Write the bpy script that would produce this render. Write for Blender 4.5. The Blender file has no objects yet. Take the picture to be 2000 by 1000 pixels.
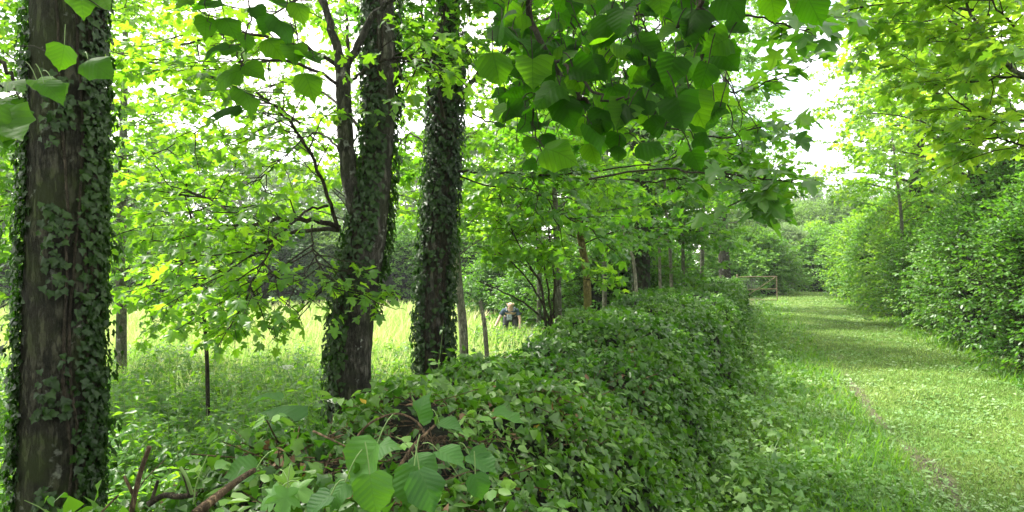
import bpy, math, random
import numpy as np
from mathutils import Vector, Matrix
R = math.radians
rng = np.random.default_rng(7)
random.seed(7)
sc = bpy.context.scene
COL = sc.collection
# ------------------------------------------------------------------ camera
F = 1300.0; CZ = 1.6; HY = 520.0
cam_d = bpy.data.cameras.new('camera'); cam = bpy.data.objects.new('camera', cam_d); COL.objects.link(cam)
cam.location = (0, 0, CZ); cam.rotation_euler = (R(90), 0, 0)
cam_d.sensor_width = 36; cam_d.lens = 36 * F / 2000; cam_d.shift_y = (HY - 500) / 2000
cam_d.clip_start = 0.05; cam_d.clip_end = 2000
sc.camera = cam
# ------------------------------------------------------------------ sky, sun, exposure
SUN_EL, SUN_AZ = 56, -62      # azimuth clockwise from +Y (the view direction)
w = bpy.data.worlds.new('World'); sc.world = w; w.use_nodes = True
nt = w.node_tree; nt.nodes.clear()
wo = nt.nodes.new('ShaderNodeOutputWorld'); bg = nt.nodes.new('ShaderNodeBackground')
sky = nt.nodes.new('ShaderNodeTexSky'); sky.sky_type = 'NISHITA'; sky.sun_disc = False
sky.sun_elevation = R(SUN_EL); sky.sun_rotation = R(SUN_AZ); sky.air_density = 1.0; sky.dust_density = 2.0
tc = nt.nodes.new('ShaderNodeTexCoord'); mp = nt.nodes.new('ShaderNodeMapping')
mp.inputs['Scale'].default_value = (1, 1, 2.6); mp.inputs['Location'].default_value = (0.3, 0.1, 0.0)
nz = nt.nodes.new('ShaderNodeTexNoise'); nz.inputs['Scale'].default_value = 2.2; nz.inputs['Detail'].default_value = 7
rp = nt.nodes.new('ShaderNodeValToRGB'); rp.color_ramp.elements[0].position = 0.30; rp.color_ramp.elements[1].position = 0.54
mx = nt.nodes.new('ShaderNodeMix'); mx.data_type = 'RGBA'
mx.inputs[7].default_value = (9.6, 9.3, 8.7, 1)
L = nt.links.new
L(tc.outputs['Generated'], mp.inputs[0]); L(mp.outputs[0], nz.inputs['Vector']); L(nz.outputs[0], rp.inputs[0])
L(rp.outputs[0], mx.inputs[0]); L(sky.outputs[0], mx.inputs[6]); L(mx.outputs[2], bg.inputs[0])
bg.inputs[1].default_value = 0.135; L(bg.outputs[0], wo.inputs[0])
sd = bpy.data.lights.new('sun', 'SUN'); sun = bpy.data.objects.new('sun', sd); COL.objects.link(sun)
sd.energy = 4.2; sd.angle = R(6); sd.color = (1, 0.95, 0.86)
sdir = Vector((math.sin(R(SUN_AZ)) * math.cos(R(SUN_EL)), math.cos(R(SUN_AZ)) * math.cos(R(SUN_EL)), math.sin(R(SUN_EL))))
sun.rotation_euler = sdir.to_track_quat('Z', 'Y').to_euler(); sun.location = (0, 0, 30)
sc.view_settings.view_transform = 'Standard'; sc.view_settings.look = 'None'; sc.view_settings.gamma = 1
sc.view_settings.use_curve_mapping = False
sc.view_settings.exposure = 1.75
sc.render.engine = 'CYCLES'
cy = sc.cycles
cy.max_bounces = 7; cy.diffuse_bounces = 5; cy.glossy_bounces = 2; cy.transmission_bounces = 5; cy.transparent_max_bounces = 4
cy.sample_clamp_indirect = 8; cy.use_denoising = True; cy.caustics_reflective = False; cy.caustics_refractive = False

# ------------------------------------------------------------------ helpers
def PX(px, py, d): return np.array([(px - 1000) / F * d, d, CZ + (HY - py) / F * d])
def nrm(a): return a / np.maximum(np.linalg.norm(a, axis=-1, keepdims=True), 1e-9)
UP = np.array([0, 0, 1.0])
def U(a, b, n=None): return rng.uniform(a, b, n)
def ground_z(x, y):
    x = np.asarray(x, float); y = np.asarray(y, float)
    u = x - 0.36 * y
    t = np.clip((u + 1.7) / 1.4, 0, 1); t = t * t * (3 - 2 * t)
    z = -0.5 + 0.5 * t
    z = z + 0.03 * np.sin(x * 1.3 + 0.5) * np.sin(y * 0.9) + 0.012 * np.sin(x * 4.1 + y * 2.3) + 0.01*np.sin(y*5.3-x*2)
    far = np.clip((y - 45) / 60, 0, 1)
    return z + far * 1.5
def smooth_poly(pts, n):
    pts = np.asarray(pts, float); m = len(pts)
    if m == 2:
        t = np.linspace(0, 1, n)[:, None]; return pts[0] * (1 - t) + pts[1] * t
    P = np.vstack([2 * pts[0] - pts[1], pts, 2 * pts[-1] - pts[-2]])
    out = []
    for s in np.linspace(0, m - 1, n):
        i = min(int(s), m - 2); t = s - i
        p0, p1, p2, p3 = P[i], P[i + 1], P[i + 2], P[i + 3]
        out.append(0.5 * ((2 * p1) + (-p0 + p2) * t + (2 * p0 - 5 * p1 + 4 * p2 - p3) * t * t + (-p0 + 3 * p1 - 3 * p2 + p3) * t ** 3))
    return np.array(out)

class MB:
    def __init__(s): s.v = []; s.f = []; s.t = []; s.u = []; s.n = 0
    def add(s, v, f, tint=None, uv=None):
        v = np.asarray(v, float).reshape(-1, 3); f = np.asarray(f, int)
        s.v.append(v); s.f.append(f + s.n); s.n += len(v)
        s.t.append(np.zeros(len(v)) if tint is None else np.asarray(tint, float).reshape(-1))
        s.u.append(np.zeros((len(v), 2)) if uv is None else np.asarray(uv, float).reshape(-1, 2))
        return s
    def mesh(s, name, m, off=(0, 0, 0), smooth=True):
        me = bpy.data.meshes.new(name)
        v = (np.vstack(s.v) - np.asarray(off)).astype(np.float32)
        me.vertices.add(len(v)); me.vertices.foreach_set('co', v.ravel())
        nl = sum(f.size for f in s.f); npoly = sum(len(f) for f in s.f)
        me.loops.add(nl); me.polygons.add(npoly)
        me.loops.foreach_set('vertex_index', np.concatenate([f.ravel() for f in s.f]).astype(np.int32))
        tot = np.concatenate([np.full(len(f), f.shape[1]) for f in s.f]).astype(np.int32)
        st = np.zeros(len(tot), np.int32); st[1:] = np.cumsum(tot)[:-1]
        me.polygons.foreach_set('loop_start', st)
        a = me.attributes.new('tint', 'FLOAT', 'POINT'); a.data.foreach_set('value', np.concatenate(s.t).astype(np.float32))
        a = me.attributes.new('luv', 'FLOAT2', 'POINT'); a.data.foreach_set('vector', np.vstack(s.u).astype(np.float32).ravel())
        me.update(calc_edges=True); me.validate()
        if smooth: me.shade_smooth()
        if m: me.materials.append(m)
        return me
def root(name, loc, label, cat, group=None):
    o = bpy.data.objects.new(name, None); COL.objects.link(o); o.location = tuple(float(c) for c in loc)
    o.empty_display_size = 0.2; o['label'] = label; o['category'] = cat
    if group: o['group'] = group
    return o
def link(name, me, parent=None, stuff=False, loc=None):
    o = bpy.data.objects.new(name, me); COL.objects.link(o)
    if parent is not None: o.parent = parent
    if stuff: o['kind'] = 'stuff'
    if loc is not None: o.location = tuple(float(c) for c in loc)
    return o
def wl(o):   # world location of a root or of a part under a root
    l = np.array(o.location)
    return l + (np.array(o.parent.location) if o.parent else 0)
def part(name, mb, m, parent, stuff=False, smooth=True):
    return link(name, mb.mesh(name, m, wl(parent) if parent is not None else (0, 0, 0), smooth), parent, stuff)
def tag(o, label=None, cat=None, group=None, kind=None):
    if label: o['label'] = label
    if cat: o['category'] = cat
    if group: o['group'] = group
    if kind: o['kind'] = kind
    return o

# tubes: one polyline with relief, or many at once
def tube(mb, pts, rad, sides=16, rough=0.0, cap=True, seed=0):
    pts = np.asarray(pts, float); n = len(pts); rad = np.broadcast_to(np.asarray(rad, float), (n,)).copy()
    tan = nrm(np.gradient(pts, axis=0))
    ref = np.array([0.13, 0.97, 0.2]) if abs(tan[0][2]) > 0.7 else UP
    a = nrm(np.cross(tan, ref)); b = np.cross(tan, a)
    th = np.linspace(0, 2 * np.pi, sides, endpoint=False)
    rr = rad[:, None] * np.ones(sides)
    if rough:
        ii = np.arange(n)[:, None] * 0.35
        rr = rr * (1 + rough * (np.sin(3 * th + ii * 0.9 + seed) * 0.5 + np.sin(5 * th - ii * 1.3 + seed * 2) * 0.35 + np.sin(9 * th + ii * 2.7) * 0.25 + rng.normal(0, 0.22, (n, sides))))
    v = pts[:, None] + rr[..., None] * (np.cos(th)[:, None] * a[:, None] + np.sin(th)[:, None] * b[:, None])
    i = np.arange(n - 1)[:, None] * sides; j = np.arange(sides)[None]; k = (j + 1) % sides
    q = np.stack([i + j, i + k, i + k + sides, i + j + sides], -1).reshape(-1, 4)
    mb.add(v, q)
    if cap:
        for e, c in ((0, pts[0]), (n - 1, pts[-1])):
            ring = e * sides + np.arange(sides)
            mb.add(np.vstack([v[e], c]), np.stack([np.arange(sides), (np.arange(sides) + 1) % sides, np.full(sides, sides)], -1))
    return mb
def tubes(mb, B, r0, r1, sides=3):
    if len(B) == 0: return mb
    N, K, _ = B.shape
    tan = nrm(np.gradient(B, axis=1)); ref = np.where(np.abs(tan[..., 2:3]) > 0.8, np.array([1.0, 0, 0]), UP)
    a = nrm(np.cross(tan, ref)); b = np.cross(tan, a)
    r0 = np.broadcast_to(r0, (N,)); r1 = np.broadcast_to(r1, (N,))
    t = np.linspace(0, 1, K); rr = r0[:, None] * (1 - t) + r1[:, None] * t
    th = np.arange(sides) * 2 * np.pi / sides
    v = B[:, :, None] + rr[..., None, None] * (np.cos(th)[:, None] * a[:, :, None] + np.sin(th)[:, None] * b[:, :, None])
    base = (np.arange(N) * K * sides)[:, None, None] + (np.arange(K - 1) * sides)[None, :, None]
    j = np.arange(sides)[None, None]; k = (j + 1) % sides
    q = np.stack([base + j, base + k, base + k + sides, base + j + sides], -1).reshape(-1, 4)
    return mb.add(v, q)
def box(mb, c, s, rz=0):
    c = np.asarray(c, float); s = np.asarray(s, float) / 2
    v = np.array([[x, y, z] for x in (-1, 1) for y in (-1, 1) for z in (-1, 1)]) * s
    co, si = math.cos(rz), math.sin(rz)
    v = v @ np.array([[co, si, 0], [-si, co, 0], [0, 0, 1]]) + c
    return mb.add(v, [[0, 1, 3, 2], [4, 6, 7, 5], [0, 4, 5, 1], [2, 3, 7, 6], [0, 2, 6, 4], [1, 5, 7, 3]])
def ev(B, idx, t):
    K = B.shape[1]; s = np.clip(t, 0, 0.9999) * (K - 1); i = s.astype(int); f = (s - i)[:, None]
    p = B[idx, i] * (1 - f) + B[idx, i + 1] * f
    return p, nrm(B[idx, i + 1] - B[idx, i])
def resample_set(polys, K):
    return np.array([smooth_poly(p, K) for p in polys])
def children(B, n_each, L, t0=0.2, t1=1.0, K=4, fwd=0.7, lift=0.1, droop=0.15, jit=0.25, taper=0.55):
    """n_each side shoots on every polyline of B"""
    N = len(B); n = N * n_each
    idx = np.repeat(np.arange(N), n_each)
    t = t0 + (t1 - t0) * ((np.tile(np.arange(n_each), N) + U(0, 1, n)) / n_each)
    p, tg = ev(B, idx, t)
    side = nrm(np.cross(tg, UP) + 1e-6); sg = np.where(np.tile(np.arange(n_each), N) % 2 == 0, 1, -1)[:, None]
    roll = rng.normal(0, 0.45, n)[:, None]
    d = nrm(tg * fwd + side * sg * np.cos(roll) + np.cross(side, tg) * np.sin(roll) * 0.8 + UP * lift + rng.normal(0, jit, (n, 3)))
    ln = L * (1 - taper * t) * U(0.6, 1.25, n)
    s = np.linspace(0, 1, K)
    bend = rng.normal(0, 0.12, (n, 3)); bend[:, 2] = -droop * U(0.3, 1.6, n)
    C = p[:, None] + ln[:, None, None] * (d[:, None] * s[None, :, None] + bend[:, None] * (s ** 2)[None, :, None])
    C[:, 1:-1] += rng.normal(0, 0.03, (n, K - 2, 3)) * ln[:, None, None]
    return C

# ------------------------------------------------------------------ leaves
OUT = {
 'maple': [(0, 0), (.20, -.08), (.42, -.03), (.37, .13), (.28, .2), (.50, .36), (.60, .57), (.42, .53), (.23, .50), (.27, .70), (.12, .87), (0, 1)],
 'maple_mid': [(0, 0), (.40, -.04), (.28, .2), (.58, .56), (.23, .5), (0, 1)],
 'ivy': [(0, 0), (.24, -.10), (.46, .02), (.34, .25), (.42, .42), (.18, .58), (0, .95)],
 'ivy_mid': [(0, 0), (.44, 0.0), (.34, .4), (0, .95)],
 'small': [(0, 0), (.26, .22), (.24, .62), (0, 1)],
 'diamond': [(0, 0), (.34, .42), (0, 1)],
}
def proto(kind, fold=0.2, curl=0.2, wave=0.0):
    if kind in OUT:
        h = OUT[kind]; ring = h + [(-x, y) for x, y in h[-2:0:-1]]
        if kind == 'diamond':
            v = [(x, y) for x, y in ring]; f = [(0, 1, 2), (0, 2, 3)]
        elif kind == 'small':
            v = ring; f = [(0, 1, 2), (0, 2, 3), (0, 3, 4), (0, 4, 5)]
        else:
            c = (0, .3 if 'maple' in kind else .35); v = ring + [c]; n = len(ring); f = [(i, (i + 1) % n, n) for i in range(n)]
        v = np.array(v, float)
    else:
        prof = {'heart': [(0, .0, 0), (.17, -.07, .03), (.36, -.03, .07), (.49, .12, .15), (.52, .30, .30), (.45, .50, .47), (.33, .68, .62), (.19, .83, .77), (.07, .92, .88), (0, 1.03, 1.03)],
                'hazel': [(0, .0, 0), (.20, -.04, .04), (.38, .05, .12), (.45, .2, .24), (.50, .36, .37), (.46, .53, .5), (.43, .66, .61), (.30, .80, .74), (.15, .90, .86), (0, 1.12, 1.12)],
                'lance': [(0, 0, 0), (.14, .08, .08), (.21, .25, .25), (.2, .45, .45), (.13, .7, .7), (0, 1, 1)]}[kind]
        v = [(0, 0)]; f = []
        # midrib vertices, then the right edge, then the left edge, with toothed margins
        m = len(prof); mid = [(0, p[2]) for p in prof]
        re = [(p[0] * (1 + (0.10 if i % 2 else -0.07) * (kind != 'lance')), p[1]) for i, p in enumerate(prof)]
        v = mid + re[1:-1] + [(-x, y) for x, y in re[1:-1]]
        ri = [0] + list(range(m, m + m - 2)) + [m - 1]; li = [0] + list(range(2 * m - 2, 3 * m - 4)) + [m - 1]
        for i in range(m - 1):
            for e, fl in ((ri, 0), (li, 1)):
                a, b, c, d = i, e[i], e[i + 1], i + 1
                tr = []
                if a != b: tr.append((a, b, c))
                if c != d: tr.append((a, c, d))
                for q in tr:
                    if len(set(q)) == 3: f.append(q[::-1] if fl else q)
        v = np.array(v, float)
    z = fold * np.abs(v[:, 0]) - curl * (v[:, 1] - 0.2) ** 2 + wave * np.sin(v[:, 1] * 7 + v[:, 0] * 4) * np.abs(v[:, 0])
    return np.column_stack([v, z]), np.array(f, int), v.copy()
PRO = {}
def protos(kind):
    if kind not in PRO:
        PRO[kind] = [proto(kind, *a) for a in ((.28, .35, .12), (-.2, .55, .28), (.42, -.1, -.22), (-.42, .3, .18))]
    return PRO[kind]
class LV:
    """leaf set: position, direction of midrib, blade normal, length"""
    def __init__(s): s.p = []; s.d = []; s.n = []; s.s = []
    def add(s, p, d, n, sz):
        s.p.append(p); d = nrm(d); n = nrm(n - d * (n * d).sum(-1, keepdims=True)); s.d.append(d); s.n.append(n)
        s.s.append(np.broadcast_to(sz, (len(p),)))
    def arr(s): return np.vstack(s.p), np.vstack(s.d), np.vstack(s.n), np.concatenate(s.s)
def bake(name, m, parent, kind, arr, stuff=True):
    p, d, n, s = arr
    if len(p) == 0: return None
    mb = MB(); pr = protos(kind); var = rng.integers(0, len(pr), len(p)); r = np.cross(d, n)
    tint = np.clip(.62 * rng.random(len(p)) + .38 * (.5 + .7 * np.sin(p[:, 0] * 2.3 + np.sin(p[:, 1] * 2.9) + p[:, 2]) * np.sin(p[:, 1] * 1.9 + p[:, 2] * 2.7)), .002, 1)
    for k, (v, f, uv) in enumerate(pr):
        w_ = np.where(var == k)[0]
        if len(w_) == 0: continue
        P_ = p[w_][:, None] + s[w_][:, None, None] * (v[None, :, 0:1] * r[w_][:, None] + v[None, :, 1:2] * d[w_][:, None] + v[None, :, 2:3] * n[w_][:, None])
        F_ = (np.arange(len(w_)) * len(v))[:, None, None] + f[None]
        mb.add(P_, F_.reshape(-1, f.shape[1]), np.repeat(tint[w_], len(v)), np.tile(uv, (len(w_), 1)))
    return part(name, mb, m, parent, stuff)
SHARED = {}
def leaf_mesh(kind, k, m, name='leaf'):
    key = (kind, k, m.name, name)
    if key not in SHARED:
        v, f, uv = protos(kind)[k]; mb = MB(); mb.add(v, f, None, uv); SHARED[key] = mb.mesh(name, m)
    return SHARED[key]
def leaf_parts(name, m, parent, kind, arr):
    p, d, n, s = arr; r = np.cross(d, n); off = wl(parent)
    for i in range(len(p)):
        o = bpy.data.objects.new(name, leaf_mesh(kind, int(rng.integers(0, 4)), m, name)); COL.objects.link(o); o.parent = parent
        M = Matrix.Identity(4)
        for a in range(3):
            M[a][0] = float(r[i][a] * s[i]); M[a][1] = float(d[i][a] * s[i]); M[a][2] = float(n[i][a] * s[i]); M[a][3] = float(p[i][a] - off[a])
        o.matrix_basis = M
def score(arr):
    p, d, n, s = arr
    y = np.maximum(p[:, 1], 0.05); px = 1000 + p[:, 0] / y * F; py = HY - (p[:, 2] - CZ) / y * F
    inn = (p[:, 1] > 0.3) & (px > 5) & (px < 1995) & (py > 5) & (py < 995)
    view = nrm(p - np.array([0, 0, CZ])); face = np.abs((view * n).sum(-1))
    return np.where(inn, s / y * (0.3 + face), 0)
def foliage(parent, arr, m, kind, kstuff=None, nparts=0, name='leaf', stuff_name='foliage', bias=None):
    """the leaves that show largest become parts, the rest one stuff part"""
    if nparts:
        sc_ = score(arr)
        if bias is not None: sc_ = sc_ * bias
        o = np.argsort(-sc_)[:nparts]; o = o[sc_[o] > 0]
        leaf_parts(name, m, parent, kind, [a[o] for a in arr])
        keep = np.ones(len(arr[0]), bool); keep[o] = False; arr = [a[keep] for a in arr]
    bake(stuff_name, m, parent, kstuff or kind, arr)
def leaves_on(lv, B, n_nodes, size, t0=0.2, pair=True, droop=0.45, flat=0.5, pet=0.6, terminal=True, jit=0.3):
    N = len(B)
    if N == 0: return
    idx = np.repeat(np.arange(N), n_nodes); n = len(idx)
    t = t0 + (1 - t0) * (np.tile(np.arange(n_nodes), N) + U(0.2, 0.9, n)) / n_nodes
    p, tg = ev(B, idx, t)
    side = nrm(np.cross(tg, UP) + 1e-6)
    for sg in ((1, -1) if pair else (0,)):
        g = np.full((n, 1), sg) if pair else np.where(rng.random(n) < .5, 1, -1)[:, None]
        d = nrm(side * g + tg * U(0.2, 0.9, (n, 1)) + UP * (-droop * U(0.2, 1.7, (n, 1))) + rng.normal(0, jit, (n, 3)))
        sz = size * U(0.6, 1.2, n)
        pos = p + nrm(side * g + tg * 0.4 + UP * 0.2) * (pet * sz)[:, None]
        lv.add(pos, d, UP + side * g * flat * 0.3 + rng.normal(0, flat, (n, 3)), sz)
    if terminal:
        p, tg = ev(B, np.arange(N), np.ones(N))
        lv.add(p, tg + UP * (-droop * U(0.3, 1.2, (N, 1))), UP + rng.normal(0, flat, (N, 3)), size * U(0.8, 1.2, N))

# ------------------------------------------------------------------ materials
def newmat(name):
    m = bpy.data.materials.new(name); m.use_nodes = True; m.node_tree.nodes.clear(); return m, m.node_tree
def node(t, ty, **k):
    n = t.nodes.new(ty)
    for a, b in k.items():
        if a.startswith('i_'): n.inputs[a[2:].replace('_', ' ')].default_value = b
        else: setattr(n, a, b)
    return n
def math_(t, op, a, b=None, c=None):
    n = t.nodes.new('ShaderNodeMath'); n.operation = op
    for i, x in enumerate((a, b, c)):
        if x is None: continue
        if isinstance(x, (int, float)): n.inputs[i].default_value = x
        else: t.links.new(x, n.inputs[i])
    return n.outputs[0]
def ramp(t, fac, cols):
    r = t.nodes.new('ShaderNodeValToRGB'); e = r.color_ramp.elements
    while len(e) < len(cols): e.new(0.5)
    for i, (p, c) in enumerate(cols): e[i].position = p; e[i].color = (*c, 1)
    t.links.new(fac, r.inputs[0]); return r.outputs[0]
def leaf_mat(name, cols, trans, tmix=0.5, rough=0.42, veins=None, vein_col=None, spec=0.45, under=1.25, bump=.2):
    m, t = newmat(name); K = t.links.new
    out = node(t, 'ShaderNodeOutputMaterial'); at = node(t, 'ShaderNodeAttribute', attribute_name='tint'); oi = node(t, 'ShaderNodeObjectInfo')
    fac = math_(t, 'ADD', at.outputs['Fac'], math_(t, 'MULTIPLY', oi.outputs['Random'], math_(t, 'LESS_THAN', at.outputs['Fac'], 0.0005)))
    n_ = len(cols); base = ramp(t, fac, [(i / (n_ - 1), c) for i, c in enumerate(cols)])
    tr = ramp(t, fac, [(i / (len(trans) - 1), c) for i, c in enumerate(trans)])
    ge = node(t, 'ShaderNodeNewGeometry')
    nz_ = node(t, 'ShaderNodeTexNoise', i_Scale=35.0, i_Detail=2.0); tcn = node(t, 'ShaderNodeTexCoord'); K(tcn.outputs['Object'], nz_.inputs['Vector'])
    mot = node(t, 'ShaderNodeHueSaturation'); K(base, mot.inputs['Color'])
    K(math_(t, 'ADD', math_(t, 'MULTIPLY', nz_.outputs['Fac'], 0.5), 0.75), mot.inputs['Value'])
    un = node(t, 'ShaderNodeMix', data_type='RGBA', blend_type='MULTIPLY'); un.inputs[7].default_value = (under * 1.08, under, under * .8, 1)
    K(ge.outputs['Backfacing'], un.inputs[0]); K(mot.outputs[0], un.inputs[6]); basec = un.outputs[2]
    bs = node(t, 'ShaderNodeBsdfPrincipled', i_Roughness=rough); bs.inputs['Specular IOR Level'].default_value = spec
    tl = node(t, 'ShaderNodeBsdfTranslucent')
    if veins:
        lu = node(t, 'ShaderNodeAttribute', attribute_name='luv'); sx = node(t, 'ShaderNodeSeparateXYZ'); K(lu.outputs['Vector'], sx.inputs[0])
        ax = math_(t, 'ABSOLUTE', sx.outputs[0])
        if veins == 'palm':   # main veins radiate from the petiole
            an = math_(t, 'ARCTAN2', ax, math_(t, 'ADD', sx.outputs[1], 0.02))
            ph = math_(t, 'FRACT', math_(t, 'MULTIPLY', an, 1.45)); dst = math_(t, 'ABSOLUTE', math_(t, 'SUBTRACT', ph, 0.0))
            line = math_(t, 'LESS_THAN', math_(t, 'MULTIPLY', dst, math_(t, 'ADD', ax, 0.25)), 0.03)
        else:
            s_ = math_(t, 'FRACT', math_(t, 'MULTIPLY', math_(t, 'SUBTRACT', sx.outputs[1], math_(t, 'MULTIPLY', ax, 0.75)), float(veins)))
            tri = math_(t, 'ABSOLUTE', math_(t, 'SUBTRACT', s_, 0.5))
            line = math_(t, 'MAXIMUM', math_(t, 'SUBTRACT', 1.0, math_(t, 'MULTIPLY', tri, 9.0)), 0.0)
            bh = math_(t, 'MULTIPLY', tri, 1.6)
            bp = node(t, 'ShaderNodeBump', i_Strength=bump, i_Distance=0.004); K(bh, bp.inputs['Height']); K(bp.outputs[0], bs.inputs['Normal']); K(bp.outputs[0], tl.inputs['Normal'])
        midr = math_(t, 'LESS_THAN', ax, 0.016)
        vn = math_(t, 'MAXIMUM', line, midr)
        mv = node(t, 'ShaderNodeMix', data_type='RGBA'); K(math_(t, 'MULTIPLY', vn, 0.38), mv.inputs[0]); K(basec, mv.inputs[6]); mv.inputs[7].default_value = (*(vein_col or (0.18, 0.3, 0.08)), 1); basec = mv.outputs[2]
        mt = node(t, 'ShaderNodeMix', data_type='RGBA', blend_type='MULTIPLY'); K(math_(t, 'MULTIPLY', vn, 0.6), mt.inputs[0]); K(tr, mt.inputs[6]); mt.inputs[7].default_value = (.5, .55, .3, 1); tr = mt.outputs[2]
    K(basec, bs.inputs['Base Color']); K(tr, tl.inputs[0])
    ms = node(t, 'ShaderNodeMixShader'); ms.inputs[0].default_value = tmix
    K(bs.outputs[0], ms.inputs[1]); K(tl.outputs[0], ms.inputs[2]); K(ms.outputs[0], out.inputs[0])
    return m
def bark_mat(name, c1, c2, moss=(0.05, 0.08, 0.02), moss_amt=0.5, lichen=0.0, scale=1.0, lichen_col=(0.42, 0.45, 0.38)):
    m, t = newmat(name); K = t.links.new
    out = node(t, 'ShaderNodeOutputMaterial'); bs = node(t, 'ShaderNodeBsdfPrincipled', i_Roughness=0.9); bs.inputs['Specular IOR Level'].default_value = 0.2
    tc_ = node(t, 'ShaderNodeTexCoord'); mp_ = node(t, 'ShaderNodeMapping'); mp_.inputs['Scale'].default_value = (scale, scale, scale * 0.22); K(tc_.outputs['Object'], mp_.inputs[0])
    n1 = node(t, 'ShaderNodeTexNoise', i_Scale=38.0, i_Detail=8.0, i_Roughness=0.7); K(mp_.outputs[0], n1.inputs['Vector'])
    n2 = node(t, 'ShaderNodeTexNoise', i_Scale=5.0, i_Detail=5.0); K(tc_.outputs['Object'], n2.inputs['Vector'])
    vo = node(t, 'ShaderNodeTexVoronoi', i_Scale=30.0); K(mp_.outputs[0], vo.inputs['Vector'])
    c = ramp(t, n1.outputs['Fac'], [(0.32, c1), (0.5, tuple((p + q) / 2 for p, q in zip(c1, c2))), (0.68, c2)])
    ve = node(t, 'ShaderNodeTexVoronoi', feature='DISTANCE_TO_EDGE', i_Scale=22.0); wv = node(t, 'ShaderNodeMix', data_type='VECTOR'); wv.inputs[0].default_value = .12; K(mp_.outputs[0], wv.inputs[4]); K(n1.outputs['Color'], wv.inputs[5]); K(wv.outputs[1], ve.inputs['Vector'])
    mk = node(t, 'ShaderNodeMix', data_type='RGBA', blend_type='MULTIPLY'); mk.inputs[0].default_value = .75; K(c, mk.inputs[6]); K(ramp(t, ve.outputs['Distance'], [(0.0, (.28, .26, .25)), (0.16, (1, 1, 1))]), mk.inputs[7]); c = mk.outputs[2]
    n3 = node(t, 'ShaderNodeTexNoise', i_Scale=13.0, i_Detail=6.0, i_Roughness=.75); K(tc_.outputs['Object'], n3.inputs['Vector'])
    mq = node(t, 'ShaderNodeMix', data_type='RGBA', blend_type='MULTIPLY'); mq.inputs[0].default_value = .8; K(c, mq.inputs[6]); K(ramp(t, n3.outputs['Fac'], [(0.36, (.4, .42, .36)), (0.62, (1.3, 1.25, 1.15))]), mq.inputs[7]); c = mq.outputs[2]
    mm = node(t, 'ShaderNodeMix', data_type='RGBA'); mm.inputs[7].default_value = (*moss, 1); K(c, mm.inputs[6])
    K(math_(t, 'MULTIPLY', ramp(t, n2.outputs['Fac'], [(0.45, (0, 0, 0)), (0.6, (1, 1, 1))]), moss_amt), mm.inputs[0]); c = mm.outputs[2]
    if lichen:
        v2 = node(t, 'ShaderNodeTexNoise', i_Scale=9.0, i_Detail=4.0, i_Roughness=0.65); mp2 = node(t, 'ShaderNodeMapping'); mp2.inputs['Location'].default_value = (3, 7, 1); K(tc_.outputs['Object'], mp2.inputs[0]); K(mp2.outputs[0], v2.inputs['Vector'])
        m2 = node(t, 'ShaderNodeMix', data_type='RGBA'); m2.inputs[7].default_value = (*lichen_col, 1); K(c, m2.inputs[6])
        K(math_(t, 'MULTIPLY', ramp(t, v2.outputs['Fac'], [(0.60, (0, 0, 0)), (0.66, (1, 1, 1))]), lichen), m2.inputs[0]); c = m2.outputs[2]
    K(c, bs.inputs['Base Color'])
    bp = node(t, 'ShaderNodeBump', i_Strength=1.0, i_Distance=0.02)
    K(math_(t, 'ADD', n1.outputs['Fac'], math_(t, 'MULTIPLY', ramp(t, ve.outputs['Distance'], [(0, (0, 0, 0)), (.2, (1, 1, 1))]), 0.9)), bp.inputs['Height']); K(bp.outputs[0], bs.inputs['Normal'])
    K(bs.outputs[0], out.inputs[0]); return m
def plain(name, col, rough=0.8, var=0.25, scale=12.0, metal=0.0):
    m, t = newmat(name); K = t.links.new
    out = node(t, 'ShaderNodeOutputMaterial'); bs = node(t, 'ShaderNodeBsdfPrincipled', i_Roughness=rough, i_Metallic=metal)
    n1 = node(t, 'ShaderNodeTexNoise', i_Scale=scale, i_Detail=4.0); tc_ = node(t, 'ShaderNodeTexCoord'); K(tc_.outputs['Object'], n1.inputs['Vector'])
    c = ramp(t, n1.outputs['Fac'], [(0.3, tuple(x * (1 - var) for x in col)), (0.7, tuple(min(1, x * (1 + var)) for x in col))])
    K(c, bs.inputs['Base Color']); K(bs.outputs[0], out.inputs[0]); return m

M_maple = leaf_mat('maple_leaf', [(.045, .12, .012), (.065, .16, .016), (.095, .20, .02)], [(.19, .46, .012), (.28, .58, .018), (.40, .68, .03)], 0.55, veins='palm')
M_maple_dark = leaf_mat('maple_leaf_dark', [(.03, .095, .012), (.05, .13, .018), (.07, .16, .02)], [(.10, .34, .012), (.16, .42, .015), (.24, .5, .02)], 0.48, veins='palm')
M_weed3 = leaf_mat('fresh_sycamore_leaf', [(.05, .14, .015), (.075, .18, .02), (.1, .22, .025)], [(.22, .5, .02), (.34, .6, .025), (.46, .68, .04)], 0.55, veins='palm')
M_young = leaf_mat('sapling_leaf', [(.06, .16, .02), (.09, .2, .02), (.12, .22, .03)], [(.22, .5, .02), (.3, .58, .025), (.42, .62, .04)], 0.5)
M_lime = leaf_mat('lime_leaf', [(.007, .026, .001), (.012, .04, .002), (.022, .06, .003)], [(.03, .14, .001), (.08, .31, .003), (.24, .56, .008)], 0.6, rough=.6, veins=6, vein_col=(.03, .08, .008), spec=.1, under=1.1)
M_hazel = leaf_mat('hazel_leaf', [(.02, .075, .012), (.03, .10, .014), (.045, .13, .018)], [(.10, .32, .015), (.16, .4, .02)], 0.32, rough=0.6, bump=.28, veins=6.5, vein_col=(.08, .18, .035), spec=.3)
M_lime2 = leaf_mat('young_lime_leaf', [(.018, .06, .004), (.03, .085, .006), (.045, .11, .01)], [(.10, .32, .005), (.18, .44, .008)], 0.45, rough=.55, veins=6, vein_col=(.07, .15, .02), spec=.15)
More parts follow.
